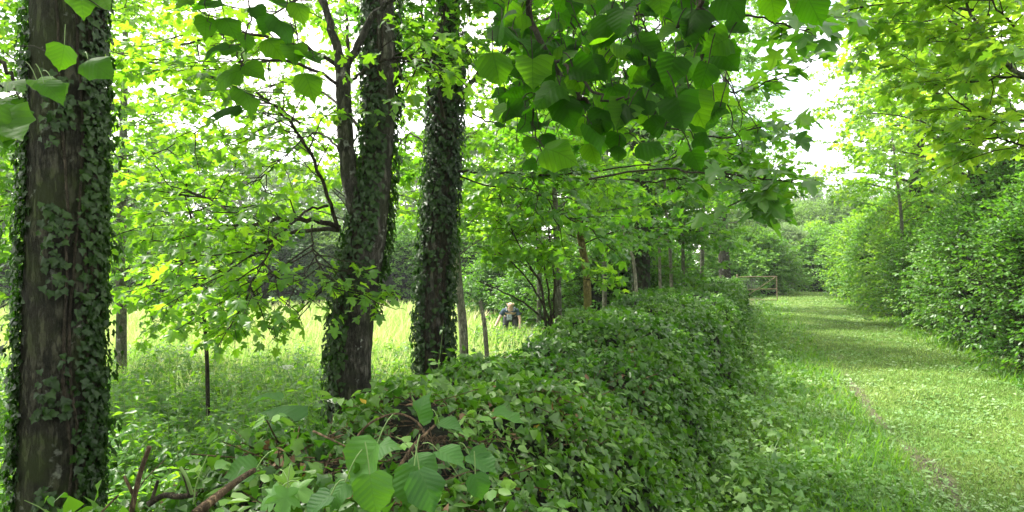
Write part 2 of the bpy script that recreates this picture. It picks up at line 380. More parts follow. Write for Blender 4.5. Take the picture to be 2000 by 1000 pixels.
M_ivy = leaf_mat('ivy_leaf', [(.005, .019, .002), (.010, .032, .003), (.024, .058, .006)], [(.03, .12, .004), (.07, .22, .008)], 0.25, rough=0.45, veins='palm', vein_col=(.03, .07, .015), spec=.28)
M_hedge = leaf_mat('hedge_leaf', [(.012, .043, .005), (.022, .068, .007), (.036, .10, .010), (.05, .11, .015), (.085, .18, .018)], [(.05, .2, .008), (.14, .36, .012)], 0.3, rough=0.38, spec=.35)
M_bush = leaf_mat('bush_leaf', [(.03, .10, .014), (.05, .135, .018), (.09, .19, .022)], [(.09, .3, .01), (.2, .46, .02)], 0.38, rough=0.42)
M_far = leaf_mat('far_leaf', [(.06, .14, .03), (.09, .18, .04), (.13, .22, .05)], [(.15, .3, .04), (.22, .4, .05)], 0.4, rough=0.6)
M_pale = leaf_mat('haze_pale_leaf', [(.10, .19, .07), (.14, .24, .09), (.18, .28, .11)], [(.2, .32, .1), (.26, .38, .13)], 0.4, rough=0.6)  # distance haze put into the leaf colour of far trees and bushes
M_dark = leaf_mat('thicket_leaf', [(.02, .06, .014), (.03, .08, .02), (.045, .10, .02)], [(.06, .16, .02), (.09, .22, .02)], 0.3, rough=0.55)
M_fir = leaf_mat('fir_needle', [(.02, .05, .025), (.035, .07, .035)], [(.04, .09, .03), (.05, .1, .03)], 0.15, rough=0.6)
M_herb = leaf_mat('herb_leaf', [(.018, .075, .007), (.04, .125, .010), (.085, .195, .018)], [(.18, .46, .012), (.32, .6, .02)], 0.45, rough=0.45)
M_weed = leaf_mat('weed_leaf', [(.055, .16, .02), (.09, .21, .028), (.14, .26, .05), (.22, .32, .14)], [(.14, .38, .02), (.24, .46, .04)], 0.3, rough=0.5)
M_weed2 = leaf_mat('fresh_bush_leaf', [(.05, .15, .02), (.075, .19, .025), (.11, .23, .03)], [(.15, .4, .02), (.26, .5, .03)], 0.4, rough=0.45)
M_grass = leaf_mat('lawn_grass', [(.06, .155, .022), (.09, .195, .03), (.125, .23, .04), (.18, .26, .07)], [(.16, .36, .03), (.28, .42, .06)], 0.25, rough=0.6)
M_meadow = leaf_mat('meadow_grass', [(.14, .27, .05), (.27, .37, .11), (.46, .48, .26), (.60, .58, .42)], [(.25, .5, .06), (.40, .54, .14)], 0.4, rough=0.6)
M_clip = leaf_mat('clipping', [(.07, .18, .03), (.13, .25, .07), (.26, .36, .17)], [(.14, .3, .04), (.2, .34, .08)], 0.2, rough=0.5)
M_dead = leaf_mat('dead_leaf', [(.07, .035, .015), (.12, .065, .03), (.2, .13, .05)], [(.2, .1, .03), (.3, .16, .04)], 0.2, rough=0.7)
M_yellow = leaf_mat('yellow_leaf', [(.4, .3, .03), (.45, .22, .03)], [(.5, .35, .03), (.5, .3, .03)], 0.3, rough=0.6)
M_white = plain('white_petal', (.7, .72, .62), 0.7, 0.05)
B_old = bark_mat('old_bark', (.017, .017, .012), (.068, .068, .050), moss=(.035, .05, .012), moss_amt=0.8, lichen=0.35)
B_mid = bark_mat('mid_bark', (.028, .027, .023), (.125, .122, .104), moss=(.06, .08, .03), moss_amt=0.35, lichen=0.8, scale=1.3)
B_pale = bark_mat('pale_bark', (.24, .23, .19), (.55, .53, .45), moss=(.12, .14, .06), moss_amt=0.4, lichen=0.4, scale=2.0)
B_yellow = bark_mat('yellow_bark', (.14, .12, .04), (.34, .29, .12), moss=(.2, .2, .04), moss_amt=0.7, scale=2.0)
B_twig = bark_mat('twig_bark', (.035, .028, .02), (.09, .075, .055), moss=(.06, .08, .03), moss_amt=0.3, scale=2.0)
B_grey = bark_mat('grey_bark', (.11, .11, .085), (.30, .30, .24), moss=(.07, .1, .04), moss_amt=0.6, lichen=0.6, scale=2.0)
M_stem = plain('green_stem', (.12, .2, .05), 0.6); M_stick = bark_mat('cut_wood', (.11, .07, .04), (.30, .21, .14), moss=(.12, .09, .05), moss_amt=0.3, scale=2.5)
M_vine = bark_mat('ivy_vine', (.045, .038, .027), (.12, .10, .075), moss_amt=0.1, scale=3)
M_core = bark_mat('thicket_shade', (.006, .01, .004), (.02, .024, .01), moss=(.01, .022, .005), moss_amt=0.8)  # near-black tone paints the shade deep inside hedge and bushes

# ------------------------------------------------------------------ ground
def ground_material(name, cols, dirt=None, scale=1.0):
    m, t = newmat(name); K = t.links.new
    out = node(t, 'ShaderNodeOutputMaterial'); bs = node(t, 'ShaderNodeBsdfPrincipled', i_Roughness=0.9); bs.inputs['Specular IOR Level'].default_value = 0.15
    tc_ = node(t, 'ShaderNodeTexCoord')
    a = node(t, 'ShaderNodeTexNoise', i_Scale=0.9 * scale, i_Detail=6.0, i_Roughness=0.65); b = node(t, 'ShaderNodeTexNoise', i_Scale=45.0 * scale, i_Detail=5.0, i_Roughness=0.7)
    K(tc_.outputs['Object'], a.inputs['Vector']); K(tc_.outputs['Object'], b.inputs['Vector'])
    f = math_(t, 'ADD', math_(t, 'MULTIPLY', a.outputs['Fac'], 0.5), math_(t, 'MULTIPLY', b.outputs['Fac'], 0.5))
    c = ramp(t, f, [(0.36 + 0.28 * i / (len(cols) - 1), x) for i, x in enumerate(cols)])
    if dirt:
        at = node(t, 'ShaderNodeAttribute', attribute_name='tint')
        g = math_(t, 'ADD', at.outputs['Fac'], math_(t, 'MULTIPLY', math_(t, 'SUBTRACT', a.outputs['Fac'], 0.5), 1.6))
        mm = node(t, 'ShaderNodeMix', data_type='RGBA'); K(ramp(t, g, [(0.45, (0, 0, 0)), (0.75, (1, 1, 1))]), mm.inputs[0]); K(c, mm.inputs[6])
        K(ramp(t, b.outputs['Fac'], [(0.35, tuple(x * .55 for x in dirt)), (0.68, dirt)]), mm.inputs[7]); c = mm.outputs[2]
    K(c, bs.inputs['Base Color'])
    bp = node(t, 'ShaderNodeBump', i_Strength=0.7, i_Distance=0.03); K(b.outputs['Fac'], bp.inputs['Height']); K(bp.outputs[0], bs.inputs['Normal'])
    K(bs.outputs[0], out.inputs[0]); return m
def sheet(name, xs, ys, shear, dz, mat, tintf=None):
    X, Y = np.meshgrid(xs, ys, indexing='ij'); X = X + shear * Y
    Z = ground_z(X, Y) + dz; n, k = X.shape
    i = np.arange(n - 1)[:, None] * k; j = np.arange(k - 1)[None]
    q = np.stack([i + j, i + j + k, i + j + k + 1, i + j + 1], -1).reshape(-1, 4)
    mb = MB(); mb.add(np.stack([X, Y, Z], -1), q, None if tintf is None else tintf(X, Y))
    o = part(name, mb, mat, None); o['kind'] = 'structure'; return o
def track_x(y): return 1.15 + 0.395 * y + 0.12 * np.sin(y * 0.55)
yy = np.unique(np.concatenate([np.linspace(-30, 0, 16), np.linspace(0, 16, 110), np.linspace(16, 50, 80), np.geomspace(50, 1500, 26)]))
xx = np.unique(np.concatenate([-np.geomspace(20, 1500, 20), np.linspace(-20, 20, 200), np.geomspace(20, 1500, 20)]))
sheet('ground', xx, yy, 0.0, 0.0, ground_material('ground_soil', [(.03, .04, .012), (.05, .08, .02), (.09, .14, .03)]))
def dirt_t(X, Y):
    d = np.abs(X - track_x(Y)); wv = 0.07 + 0.035 * np.sin(Y * 1.7)
    return np.clip(1.0 - d / (wv * 2.2), 0, 1) * np.clip(1.15 - np.abs(Y - 6.0) / 9.0, 0.25, 1)
sheet('path', np.linspace(0.15, 3.9, 90), np.concatenate([np.linspace(-1, 14, 200), np.linspace(14.2, 42, 90)]), 0.375, 0.012,
      ground_material('mown_path', [(.03, .06, .012), (.07, .12, .022), (.13, .17, .045)], dirt=(.125, .115, .075)), dirt_t)

# ------------------------------------------------------------------ grass
def blades(mb, x, y, h, wd, bend=0.5, base=None, seg=2, lean=0.5):
    n = len(x); z = ground_z(x, y) + (0 if base is None else base); p = np.stack([x, y, z], -1)
    a = U(0, 2 * np.pi, n); dr = np.stack([np.cos(a), np.sin(a), np.zeros(n)], -1); sd_ = np.stack([-np.sin(a), np.cos(a), np.zeros(n)], -1)
    l0 = U(-lean, lean, n)[:, None]
    up = nrm(UP + dr * np.abs(l0)); b = U(0.1, 1, n)[:, None] * bend
    h = np.broadcast_to(h, (n,))[:, None]; wd = np.broadcast_to(wd, (n,))[:, None]
    ps = [p]; 
    for s in np.linspace(0, 1, seg + 1)[1:]:
        ps.append(p + up * h * s * (1 - 0.25 * b * s) + dr * h * b * s * s)
    V = []
    for i, q in enumerate(ps[:-1]):
        wi = wd * (1 - 0.35 * i / seg); V += [q - sd_ * wi / 2, q + sd_ * wi / 2]
    V.append(ps[-1]); V = np.stack(V, 1); k = V.shape[1]; base_i = (np.arange(n) * k)[:, None]
    tint = np.repeat(np.clip(.6 * rng.random(n) + .4 * (.5 + .7 * np.sin(x * 1.9 + np.sin(y * 1.3)) * np.sin(y * 1.7)), .002, 1), k)
    mb.add(V, (base_i + np.array([[k - 3, k - 2, k - 1]])), tint)
    off = mb.n - n * k
    for i in range(seg - 1):
        mb.f.append((off + base_i + np.array([[2 * i, 2 * i + 1, 2 * i + 3, 2 * i + 2]])))
    return mb
# mown grass: short tufts, thinning with distance
mb = MB()
def scatter_strip(n, y0, y1, u0, u1, pw=2.0):
    t = rng.random(n); y = (y0 ** (1 - pw) + t * (y1 ** (1 - pw) - y0 ** (1 - pw))) ** (1 / (1 - pw))
    return U(u0, u1, n) + 0.375 * y, y
x, y = scatter_strip(26000, 3.2, 40, 0.15, 3.9)
keep = rng.random(len(x)) > 0.7 * dirt_t(x, y); x = x[keep]; y = y[keep]
for k in range(4):
    s_ = 0.012 * np.sqrt(y)
    blades(mb, x + rng.normal(0, 1, len(x)) * s_, y + rng.normal(0, 1, len(x)) * s_ * 2, U(.02, .05, len(x)) * (1 + y * .02), .0035 * (0.6 + y * 0.16), 1.0, 0.01, 2, 0.9)
tag(part('mown_grass', mb, M_grass, None), 'short mown grass covering the path', 'grass', kind='stuff')
# cut clippings and leaf litter lying on the path
lv = LV(); x, y = scatter_strip(34000, 3.2, 34, 0.1, 3.7); kp = rng.random(len(x)) < .35 + .65 * (np.sin(x * 2.3 + np.sin(y * 1.3) * 2) * np.sin(y * 1.7 + x) > .1); x = x[kp]; y = y[kp]; n = len(x)
lv.add(np.stack([x, y, ground_z(x, y) + U(.02, .05, n)], -1), np.stack([rng.normal(0, 1, n), rng.normal(0, 1, n), rng.normal(0, .25, n)], -1), UP + rng.normal(0, .45, (n, 3)), (.012 + .032 * rng.random(n) ** 2) * (0.8 + 0.07 * y))
bake('clippings', M_clip, None, 'small', lv.arr())
tag(bpy.data.objects['clippings'], 'pale chopped leaves and clippings strewn over the mown path', 'clippings')
# tall pale meadow grass in the open beyond the trees
mb = MB(); n = 46000
d = 8.0 * (34 / 8.0) ** rng.random(n); pxx = U(-500, 1250, n); x = (pxx - 1000) / F * d; y = d
ok = (x < 0.36 * y - 2.2 + U(-.5, .5, n)) & (rng.random(n) < np.clip((y - 8) / 5, .08, 1)); x = x[ok]; y = y[ok]
cl = 0.5 + 0.5 * np.sin(x * .9 + np.sin(y * .6) * 2) * np.sin(y * .7 + 1)
blades(mb, x, y, U(.35, .75, len(x)) * (.7 + .35 * cl) * np.clip((y - 4) / 8, .55, 1), 0.006 + 0.0016 * y, 0.55, None, 2, 0.35)
tag(part('meadow_grass', mb, M_meadow, None), 'tall pale seeding grass filling the sunny meadow', 'grass', kind='stuff')
# darker leafy growth among the meadow grass
mb = MB(); n = 16000
d = 5.0 * (14 / 5.0) ** rng.random(n); pxx = U(-300, 1150, n); x = (pxx - 1000) / F * d; y = d
ok = (x < 0.36 * y - 1.75) & (rng.random(n) < .3); x = x[ok]; y = y[ok]
blades(mb, x, y, U(.25, .6, len(x)), 0.006 + .001 * y, 0.7, None, 2, 0.5)
x = U(-8, 2, 2000); y = U(1.5, 6, 2000); ok = x < .36 * y - 1.9; blades(mb, x[ok], y[ok], U(.2, .5, ok.sum()), .007, .7, None, 2, .5)
# long grass under the hedge foot on the path side
x, y = scatter_strip(12000, 2.2, 30, -0.35, 1.1); kq = rng.random(len(x)) < .35 + .65 * (np.sin(x * 3.1 + y * 2) > 0); x = x[kq]; y = y[kq]; blades(mb, x, y, U(.06, .24, len(x)), .004 + .0008 * y, 0.8, None, 2, 0.7)
x, y = scatter_strip(1800, 8, 38, 3.3, 4.0); blades(mb, x, y, U(.06, .22, len(x)), .004 + .001 * y, 0.8, None, 2, 0.7)
tag(part('long_grass', mb, M_herb, None), 'green long grass at the hedge foot and under the trees', 'grass', kind='stuff')

# ------------------------------------------------------------------ herb layer behind the hedge
def herbs(x, y, h, nn, size, K=4):
    n = len(x); p = np.stack([x, y, ground_z(x, y)], -1); s = np.linspace(0, 1, K)
    ln = nrm(UP + rng.normal(0, .16, (n, 3))); h = h[:, None, None]
    B = p[:, None] + ln[:, None] * h * s[None, :, None] + (rng.normal(0, .1, (n, 3))[:, None] * h) * (s ** 2)[None, :, None]
    lv = LV(); idx = np.repeat(np.arange(n), nn); t = 0.25 + 0.75 * (np.tile(np.arange(nn), n) + .8) / nn; q, tg = ev(B, idx, np.minimum(t, .99))
    a = np.tile(np.arange(nn), n) * 1.57 + np.repeat(U(0, 6, n), nn)
    for sg in (0, np.pi):
        o = np.stack([np.cos(a + sg), np.sin(a + sg), U(-.5, .25, len(a))], -1) + rng.normal(0, .2, (len(a), 3))
        lv.add(q + nrm(o) * .012, o, UP + rng.normal(0, .35, (len(a), 3)), size * U(.6, 1.25, len(a)) * (1.15 - .45 * t))
    return B, lv
n = 7500; d = 3.2 * (14 / 3.2) ** rng.random(n); pxx = U(-150, 1130, n); x = (pxx - 1000) / F * d; y = d
ok = (x < 0.36 * y - 1.55) & ~((np.abs(x + 2.05) < .35) & (np.abs(y - 3.0) < .35)); x = x[ok]; y = y[ok]
B, lv = herbs(x, y, U(.45, .95, len(x)) * np.where(y > 8, .75, 1.05) * (.75 + .4 * np.sin(x * 2.7 + np.sin(y * 3)) * np.sin(y * 2.1)), 7, .12)
mb = MB(); tubes(mb, B, .004, .002, 3)
tag(part('undergrowth_stems', mb, M_stem, None), 'massed green stems of the leafy undergrowth behind the hedge', 'undergrowth', kind='stuff')
bake('undergrowth', M_herb, None, 'lance', lv.arr()); tag(bpy.data.objects['undergrowth'], 'dense leafy nettle-like undergrowth between hedge and meadow', 'undergrowth')

# ------------------------------------------------------------------ broad leaved weeds on the verge
n = 26000; x, y = scatter_strip(n, 1.6, 27, -0.42, 1.15, 1.8)
edge = np.clip((1.15 - (x - .375 * y)) / 1.1, 0, 1); k_ = rng.random(n) < edge + .15; x = x[k_]; y = y[k_]; n = len(x); u_ = x - .375 * y
lv = LV(); zt = U(.02, .3, n) * np.clip(0.9 - u_, .2, 1.1) * (1 + .5 * np.sin(y * 3.3) * (u_ < .3))
lv.add(np.stack([x, y, ground_z(x, y) + zt], -1), np.stack([rng.normal(0, 1, n), rng.normal(0, 1, n), U(-.6, .2, n)], -1), UP * .9 + rng.normal(0, .65, (n, 3)), (.018 + .055 * rng.random(n) ** 1.8) * (1 + .03 * y))
M_verge = leaf_mat('verge_leaf', [(.03, .10, .012), (.055, .15, .018), (.09, .2, .028), (.2, .3, .12)], [(.12, .34, .015), (.22, .44, .03)], 0.28, rough=0.5)
bake('verge_weeds', M_verge, None, 'ivy', lv.arr()); tag(bpy.data.objects['verge_weeds'], 'low broad-leaved weeds and cut ivy spilling from the hedge foot onto the path edge', 'weeds')

# ------------------------------------------------------------------ hedge
HB = np.array([(.5, -1.25), (1.5, -1.15), (2.5, -0.92), (3.2, -.52), (5.4, .1), (8, .95), (13, 2.45), (20, 5.3), (26.5, 7.9)])
def hb(y): return np.interp(y, HB[:, 0], HB[:, 1])
def hf(y): return -0.20 + 0.358 * y + .05 * np.sin(y * 1.9) + .03 * np.sin(y * 4.3 + 1)
def hh_(y): return 1 - .07 * np.exp(-((y - 3.6) / 1.3) ** 2)
PR = np.array([(-.06, -.45), (-.02, .45), (.03, .92), (.13, 1.06), (.33, 1.10), (.52, 1.04), (.70, .80), (.88, .42), (1.02, 0.02)])
PRS = np.array([-.06, -.02, .03, .12, .45, .82, .95, 1.0, 1.04])
def hedge_pt(y, s, inset=0.0):
    k = s * (len(PR) - 1); i = np.minimum(k.astype(int), len(PR) - 2); f = k - i
    wst = np.clip((y - 1) / 9, .15, 1); P0 = PR[i, 0] * (1 - wst) + PRS[i] * wst; P1 = PR[i + 1, 0] * (1 - wst) + PRS[i + 1] * wst
    a = P0 * (1 - f) + P1 * f; z = PR[i, 1] * (1 - f) + PR[i + 1, 1] * f
    lump = .05 * np.sin(y * 2.1 + a * 5) + .035 * np.sin(y * 4.7 - a * 9) + .03 * np.sin(y * 9.1 + a * 13)
    end = np.clip((y - .5) / .5, 0, 1) ** .5 * np.clip((27 - y) / .6, 0, 1) ** .5
    hh = hh_(y)
    X = hb(y) + (hf(y) - hb(y)) * a + (a - .5) * (lump - 2 * inset)
    Z = z * hh * end + lump * np.clip(z, 0, 1) - inset * np.clip(z * 2, 0, 1)
    return np.stack([X, y, Z], -1)
def hedge_n(y, s):
    e = .02; p = hedge_pt(y, np.clip(s, 0, .98)); q = hedge_pt(y, np.clip(s, 0, .98) + e); r = hedge_pt(y + .03, np.clip(s, 0, .98))
    return nrm(np.cross(r - p, q - p)) * 1.0
hedge = root('hedge', (1.0, 3.0, 0.0), 'long waist-high ivy-covered hedge running beside the mown path', 'hedge')
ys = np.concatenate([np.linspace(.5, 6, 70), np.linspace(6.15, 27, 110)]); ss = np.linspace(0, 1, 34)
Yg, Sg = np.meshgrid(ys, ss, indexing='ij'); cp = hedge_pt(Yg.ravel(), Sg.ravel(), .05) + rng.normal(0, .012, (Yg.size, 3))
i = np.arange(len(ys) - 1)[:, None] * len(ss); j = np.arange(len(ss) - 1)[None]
mb = MB(); mb.add(cp, np.stack([i + j, i + j + len(ss), i + j + len(ss) + 1, i + j + 1], -1).reshape(-1, 4)); part('shade_core', mb, M_core, hedge)  # dark shell under the leaves, standing in for the shaded hedge interior
lv = LV()
for (y0, y1, n, sz) in ((.6, 2.6, 15000, .034), (2.6, 5, 20000, .037), (5, 11, 22000, .050), (11, 27, 16000, .08)):
    y = U(y0, y1, n); s = .06 + .94 * rng.random(n); p = hedge_pt(y, s); nn = hedge_n(y, s)
    nn = np.where((nn[:, 2:3] < -.1), -nn, nn); nn = nn + UP * .25
    dn = nrm(-UP + nn * .5 + np.array([.25, -.35, 0]) + rng.normal(0, .75, (n, 3)))
    bald = (np.sin(y * 3.1 + 1) * np.sin(s * 9 + y) > .55) & (y < 5) & (s < .75) & (rng.random(n) < .6) | (((p[:, 0] + .45) / .3) ** 2 + ((y - 1.95) / .42) ** 2 < 1) & (rng.random(n) < .45)
    off = U(-.05, .045, n) + (rng.random(n) < .05) * U(0, .07, n)
    a_ = (p + nrm(nn) * off[:, None], dn, nn + rng.normal(0, .6, (n, 3)), sz * U(.5, 1.5, n)); kp = ~bald
    lv.add(*[q[kp] for q in a_])
foliage(hedge, lv.arr(), M_hedge, 'ivy', 'ivy_mid', 300, 'ivy_leaf', 'ivy_foliage')
lv2 = LV(); n = 5200; y = .7 + 12 * rng.random(n) ** 1.6; s = .1 + .88 * rng.random(n); kq = np.sin(y * 2.3 + s * 5) * np.sin(s * 11 - y * 1.4) > .25; y = y[kq]; s = s[kq]; n = len(y); p = hedge_pt(y, s); nn = hedge_n(y, s)
lv2.add(p + nn * U(0, .07, n)[:, None], -UP * .6 + nn * .7 + rng.normal(0, .6, (n, 3)), nn + UP * .3 + rng.normal(0, .5, (n, 3)), U(.035, .075, n) * (1 + .02 * y)); bake('bindweed_leaves', M_weed2, hedge, 'small', lv2.arr())
n = 90; y = .9 + 11 * rng.random(n) ** 1.5; s = U(.3, .9, n); p = hedge_pt(y, s); nn = hedge_n(y, s); dd = nrm(nn + rng.normal(0, .7, (n, 3))); q = np.linspace(0, 1, 6); B = p[:, None] + dd[:, None] * (U(.12, .35, n)[:, None, None] * q[None, :, None]) - UP * (.1 * q ** 2)[None, :, None]
mb = MB(); tubes(mb, B, .003, .0012, 4); part('trailing_shoots', mb, M_vine, hedge, True); lv2 = LV(); leaves_on(lv2, B, 5, .045, .2, pair=False); bake('trailing_leaves', M_hedge, hedge, 'ivy', lv2.arr())
# dead twig litter and woody stems showing through the top of the hedge
n = 1500; y = U(.7, 4.5, n); s = U(.28, .72, n); p = hedge_pt(y, s) - UP * .02; dd = nrm(rng.normal(0, 1, (n, 3)) * np.array([1, 1, .35])); ln = (.04 + .3 * rng.random(n) ** 3)[:, None]
q = np.linspace(-.5, .5, 4); p[:130] = hedge_pt(1.95 + rng.normal(0, .25, 130), np.full(130, .4)) * [0, 1, 1] + np.stack([-.45 + rng.normal(0, .2, 130), np.zeros(130), np.zeros(130)], -1)
B = p[:, None] + dd[:, None] * (ln[:, :, None] * q[None, :, None]) + rng.normal(0, .008, (n, 4, 3))
mb = MB(); tubes(mb, B, .0025, .0015, 3); part('dead_twigs', mb, M_stick, hedge, True)
lv2 = LV(); n = 260; y = U(.8, 5, n); s = U(.25, .7, n); p = hedge_pt(y, s); lv2.add(p, rng.normal(0, 1, (n, 3)), UP + rng.normal(0, .5, (n, 3)), U(.025, .05, n)); bake('dead_leaves', M_dead, hedge, 'ivy_mid', lv2.arr())
lv2 = LV(); n = 14; y = U(1.3, 4, n); s = U(.3, .8, n); lv2.add(hedge_pt(y, s) + UP * .03, rng.normal(0, 1, (n, 3)), UP + rng.normal(0, .4, (n, 3)), U(.02, .035, n)); leaf_parts('yellow_leaf', M_yellow, hedge, 'ivy', lv2.arr())
# grass and shoots poking out of the hedge
mb = MB(); n = 1500; y = U(.8, 24, n); s = U(.15, .95, n); p = hedge_pt(y, s)
a = U(0, 6.28, n); dr = np.stack([np.cos(a), np.sin(a), U(.4, 1.8, n)], -1); B = p[:, None] + nrm(dr)[:, None] * (U(.05, .17, n)[:, None, None] * np.linspace(0, 1, 4)[None, :, None]) - UP * (np.linspace(0, 1, 4) ** 2 * .04)[None, :, None]
tubes(mb, B, .0022, .0008, 3); part('shoots', mb, M_stem, hedge, True)
lv2 = LV(); leaves_on(lv2, B[:700], 3, .045, .4); bake('shoot_leaves', M_weed, hedge, 'small', lv2.arr())

# hazel shoots with big toothed leaves growing from the near end
def big_leaves(parent, specs, mat, kind, name, petiole=True, stemmat=None):
    """specs: px, py, depth, size m, tip dir (screen right, screen down), tilt towards viewer"""
    lv = LV(); mb = MB()
    for (px_, py_, d_, sz, rx, ry, tl) in specs:
        p = PX(px_, py_, d_); d = nrm(np.array([rx, -.25 + rng.normal(0, .12), -ry])); view = nrm(np.array([0, 0, CZ]) - p)
        nn = nrm(view * tl + UP * (1 - tl) + rng.normal(0, .12, 3)); base = p - d * sz * .5
        lv.add(base[None], d[None], nn[None], np.array([sz]))
        if petiole:
            e = base - d * sz * .45 + UP * .02 + rng.normal(0, .01, 3); m_ = MB(); tube(m_, smooth_poly([base, (base + e) / 2 + UP * .01, e], 4), .0014, 4, cap=False); part('petiole', m_, stemmat or M_stem, parent)
    leaf_parts(name, mat, parent, kind, lv.arr())
hz = root('hazel_shoot', PX(740, 985, 1.45), 'hazel shoot with large toothed leaves growing from the near end of the hedge', 'shrub')
mb = MB(); tube(mb, smooth_poly([PX(770, 1060, 1.45), PX(765, 960, 1.45), PX(800, 880, 1.5), PX(850, 830, 1.55)], 9), np.linspace(.006, .003, 9), 7); part('stem', mb, M_stick, hz)
big_leaves(hz, [(q[0], q[1], q[2], q[3] * .86, q[4], q[5], q[6] * .85) for q in [(715, 905, 1.5, .125, -.5, .9, .55), (728, 968, 1.35, .10, .15, .95, .7), (800, 950, 1.42, .10, -.2, 1, .6), (838, 955, 1.4, .105, .5, .8, .6), (745, 870, 1.6, .08, .7, -.4, .5),
  (830, 905, 1.55, .08, .8, .4, .45), (880, 890, 1.6, .085, .9, .2, .4), (940, 905, 1.7, .09, .8, .5, .4), (935, 950, 1.6, .07, .3, 1, .6), (655, 965, 1.4, .07, -.6, .7, .5), (620, 985, 1.3, .07, -.8, .5, .5), (470, 920, 1.7, .09, -.9, .1, .5),
  (560, 790, 2.2, .16, -1, -.1, .15), (520, 778, 2.25, .12, -1, -.1, .1), (820, 800, 2.0, .10, .1, -1, .6), (880, 830, 1.9, .08, 1, .1, .3), (990, 820, 1.9, .10, 1, .3, .35)]], M_hazel, 'hazel', 'leaf')
hz2 = root('sycamore_seedling', PX(560, 985, 1.35), 'small seedling with lobed leaves beside the reddish cut stick', 'plant')
mb = MB(); tube(mb, smooth_poly([PX(555, 1040, 1.35), PX(552, 985, 1.35), PX(560, 950, 1.36)], 6), .002, 6); part('stem', mb, M_stem, hz2)
big_leaves(hz2, [(520, 975, 1.33, .055, -.8, .5, .6), (555, 985, 1.32, .06, -.1, 1, .7), (590, 960, 1.35, .06, .8, .2, .6), (560, 935, 1.4, .05, .3, -.9, .5)], M_weed, 'maple', 'leaf')
# cut sticks and an arching bramble
def stick(name, label, cat, pts, r0, r1, mat=M_stick, stubs=()):
    P_ = np.array([PX(*p) for p in pts]); P_ = smooth_poly(P_, 18); rr = np.linspace(r0, r1, 18)
    o = root(name, P_[0], label, cat); mb = MB(); tube(mb, P_, rr, 9, .08); part('stem', mb, mat, o)
    for (t, a, b) in stubs:
        q = P_[int(t * 17)]; m_ = MB(); tube(m_, smooth_poly([q, q + np.array(a) * b * .5, q + np.array(a) * b], 5), [r1 * .9, r1 * .8, r1 * .7, r1 * .7, r1 * .6], 6); part('side_twig', m_, mat, o)
    return o
stick('cut_stick', 'upright brown cut stick poking up left of the hedge end', 'stick', [(255, 1010, 1.5), (272, 930, 1.5), (292, 872, 1.5)], .006, .005, M_stick, [(0.25, (-.4, 0, .8), .06)])
stick('cut_stick', 'long reddish cut stick lying slanted on the near end of the hedge', 'stick', [(380, 1005, 1.35), (430, 965, 1.42), (470, 935, 1.5), (497, 918, 1.55)], .010, .006, M_stick)
stick('cut_stick', 'knobbly crooked twig lying level behind the long reddish stick', 'stick', [(290, 985, 1.5), (320, 968, 1.5), (350, 970, 1.5), (385, 965, 1.52)], .007, .006, M_vine, [(.1, (.3, 0, 1), .05), (.9, (-.3, 0, .9), .07)])
stick('cut_stick', 'short pale stub standing up out of the crooked twig', 'stick', [(375, 965, 1.51), (365, 935, 1.5), (352, 912, 1.5)], .004, .0035, M_stem)
stick('bramble_stem', 'reddish arching bare stem looping over the brown litter on the hedge top', 'stem', [(690, 862, 1.9), (725, 825, 1.9), (775, 808, 1.9), (815, 825, 1.88), (835, 860, 1.85)], .0035, .003, M_stick)
stick('bramble_stem', 'pale brown stem lying slanted left of the largest hazel leaf', 'stem', [(612, 842, 1.85), (650, 860, 1.8), (692, 880, 1.75)], .0035, .002, M_stick, [(.4, (.7, 0, .4), .08)])
stick('green_shoot', 'thin pale green shoot leaning up right of the pale stub', 'shoot', [(378, 985, 1.45), (384, 945, 1.45), (405, 890, 1.45)], .0018, .0014, M_stem)

# ------------------------------------------------------------------ trees
def ivy_cover(lv, P_, rad, n, size, cover, off=(.0, .07), t0=0.0, t1=1.0):
    idx = np.zeros(n * 3, int); t = U(t0, t1, n * 3); p, tg = ev(P_[None], idx, t)
    r = np.interp(t, np.linspace(0, 1, len(rad)), rad)
    a = U(-np.pi, np.pi, n * 3)                # 0 faces the camera, +90 deg is screen right
    kp = rng.random(n * 3) < cover(a, t); p, tg, r, a = p[kp][:n], tg[kp][:n], r[kp][:n], a[kp][:n]; m_ = len(p)
    to = nrm(np.array([0, 0, CZ]) - p) * np.array([1, 1, 0]); to = nrm(to); rt = np.cross(to, UP) * -1
    o = to * np.cos(a)[:, None] + rt * np.sin(a)[:, None]
    d = nrm(-UP + o * U(.0, .7, (m_, 1)) + np.cross(o, UP) * rng.normal(0, .6, (m_, 1)))
    lv.add(p + o * (r + U(*off, m_))[:, None], d, o + UP * .35 + rng.normal(0, .3, (m_, 3)), size * U(.55, 1.3, m_))
def trunk(parent, pts, radii, n=60, sides=26, rough=.05, mat=B_old, name='trunk', seed=0):
    P_ = smooth_poly(pts, n); rad = np.interp(np.linspace(0, 1, n), np.linspace(0, 1, len(radii)), radii)
    mb = MB(); tube(mb, P_, rad, sides, rough, seed=seed); part(name, mb, mat, parent); return P_, rad
def branch(parent, pts, r0, r1, mat=B_twig, n=22, name='branch', sides=8):
    P_ = smooth_poly(pts, n); P_[1:-1] += rng.normal(0, .006, (n - 2, 3)); mb = MB(); tube(mb, P_, np.linspace(r0, r1, n), sides, .07); part(name, mb, mat, parent); return P_
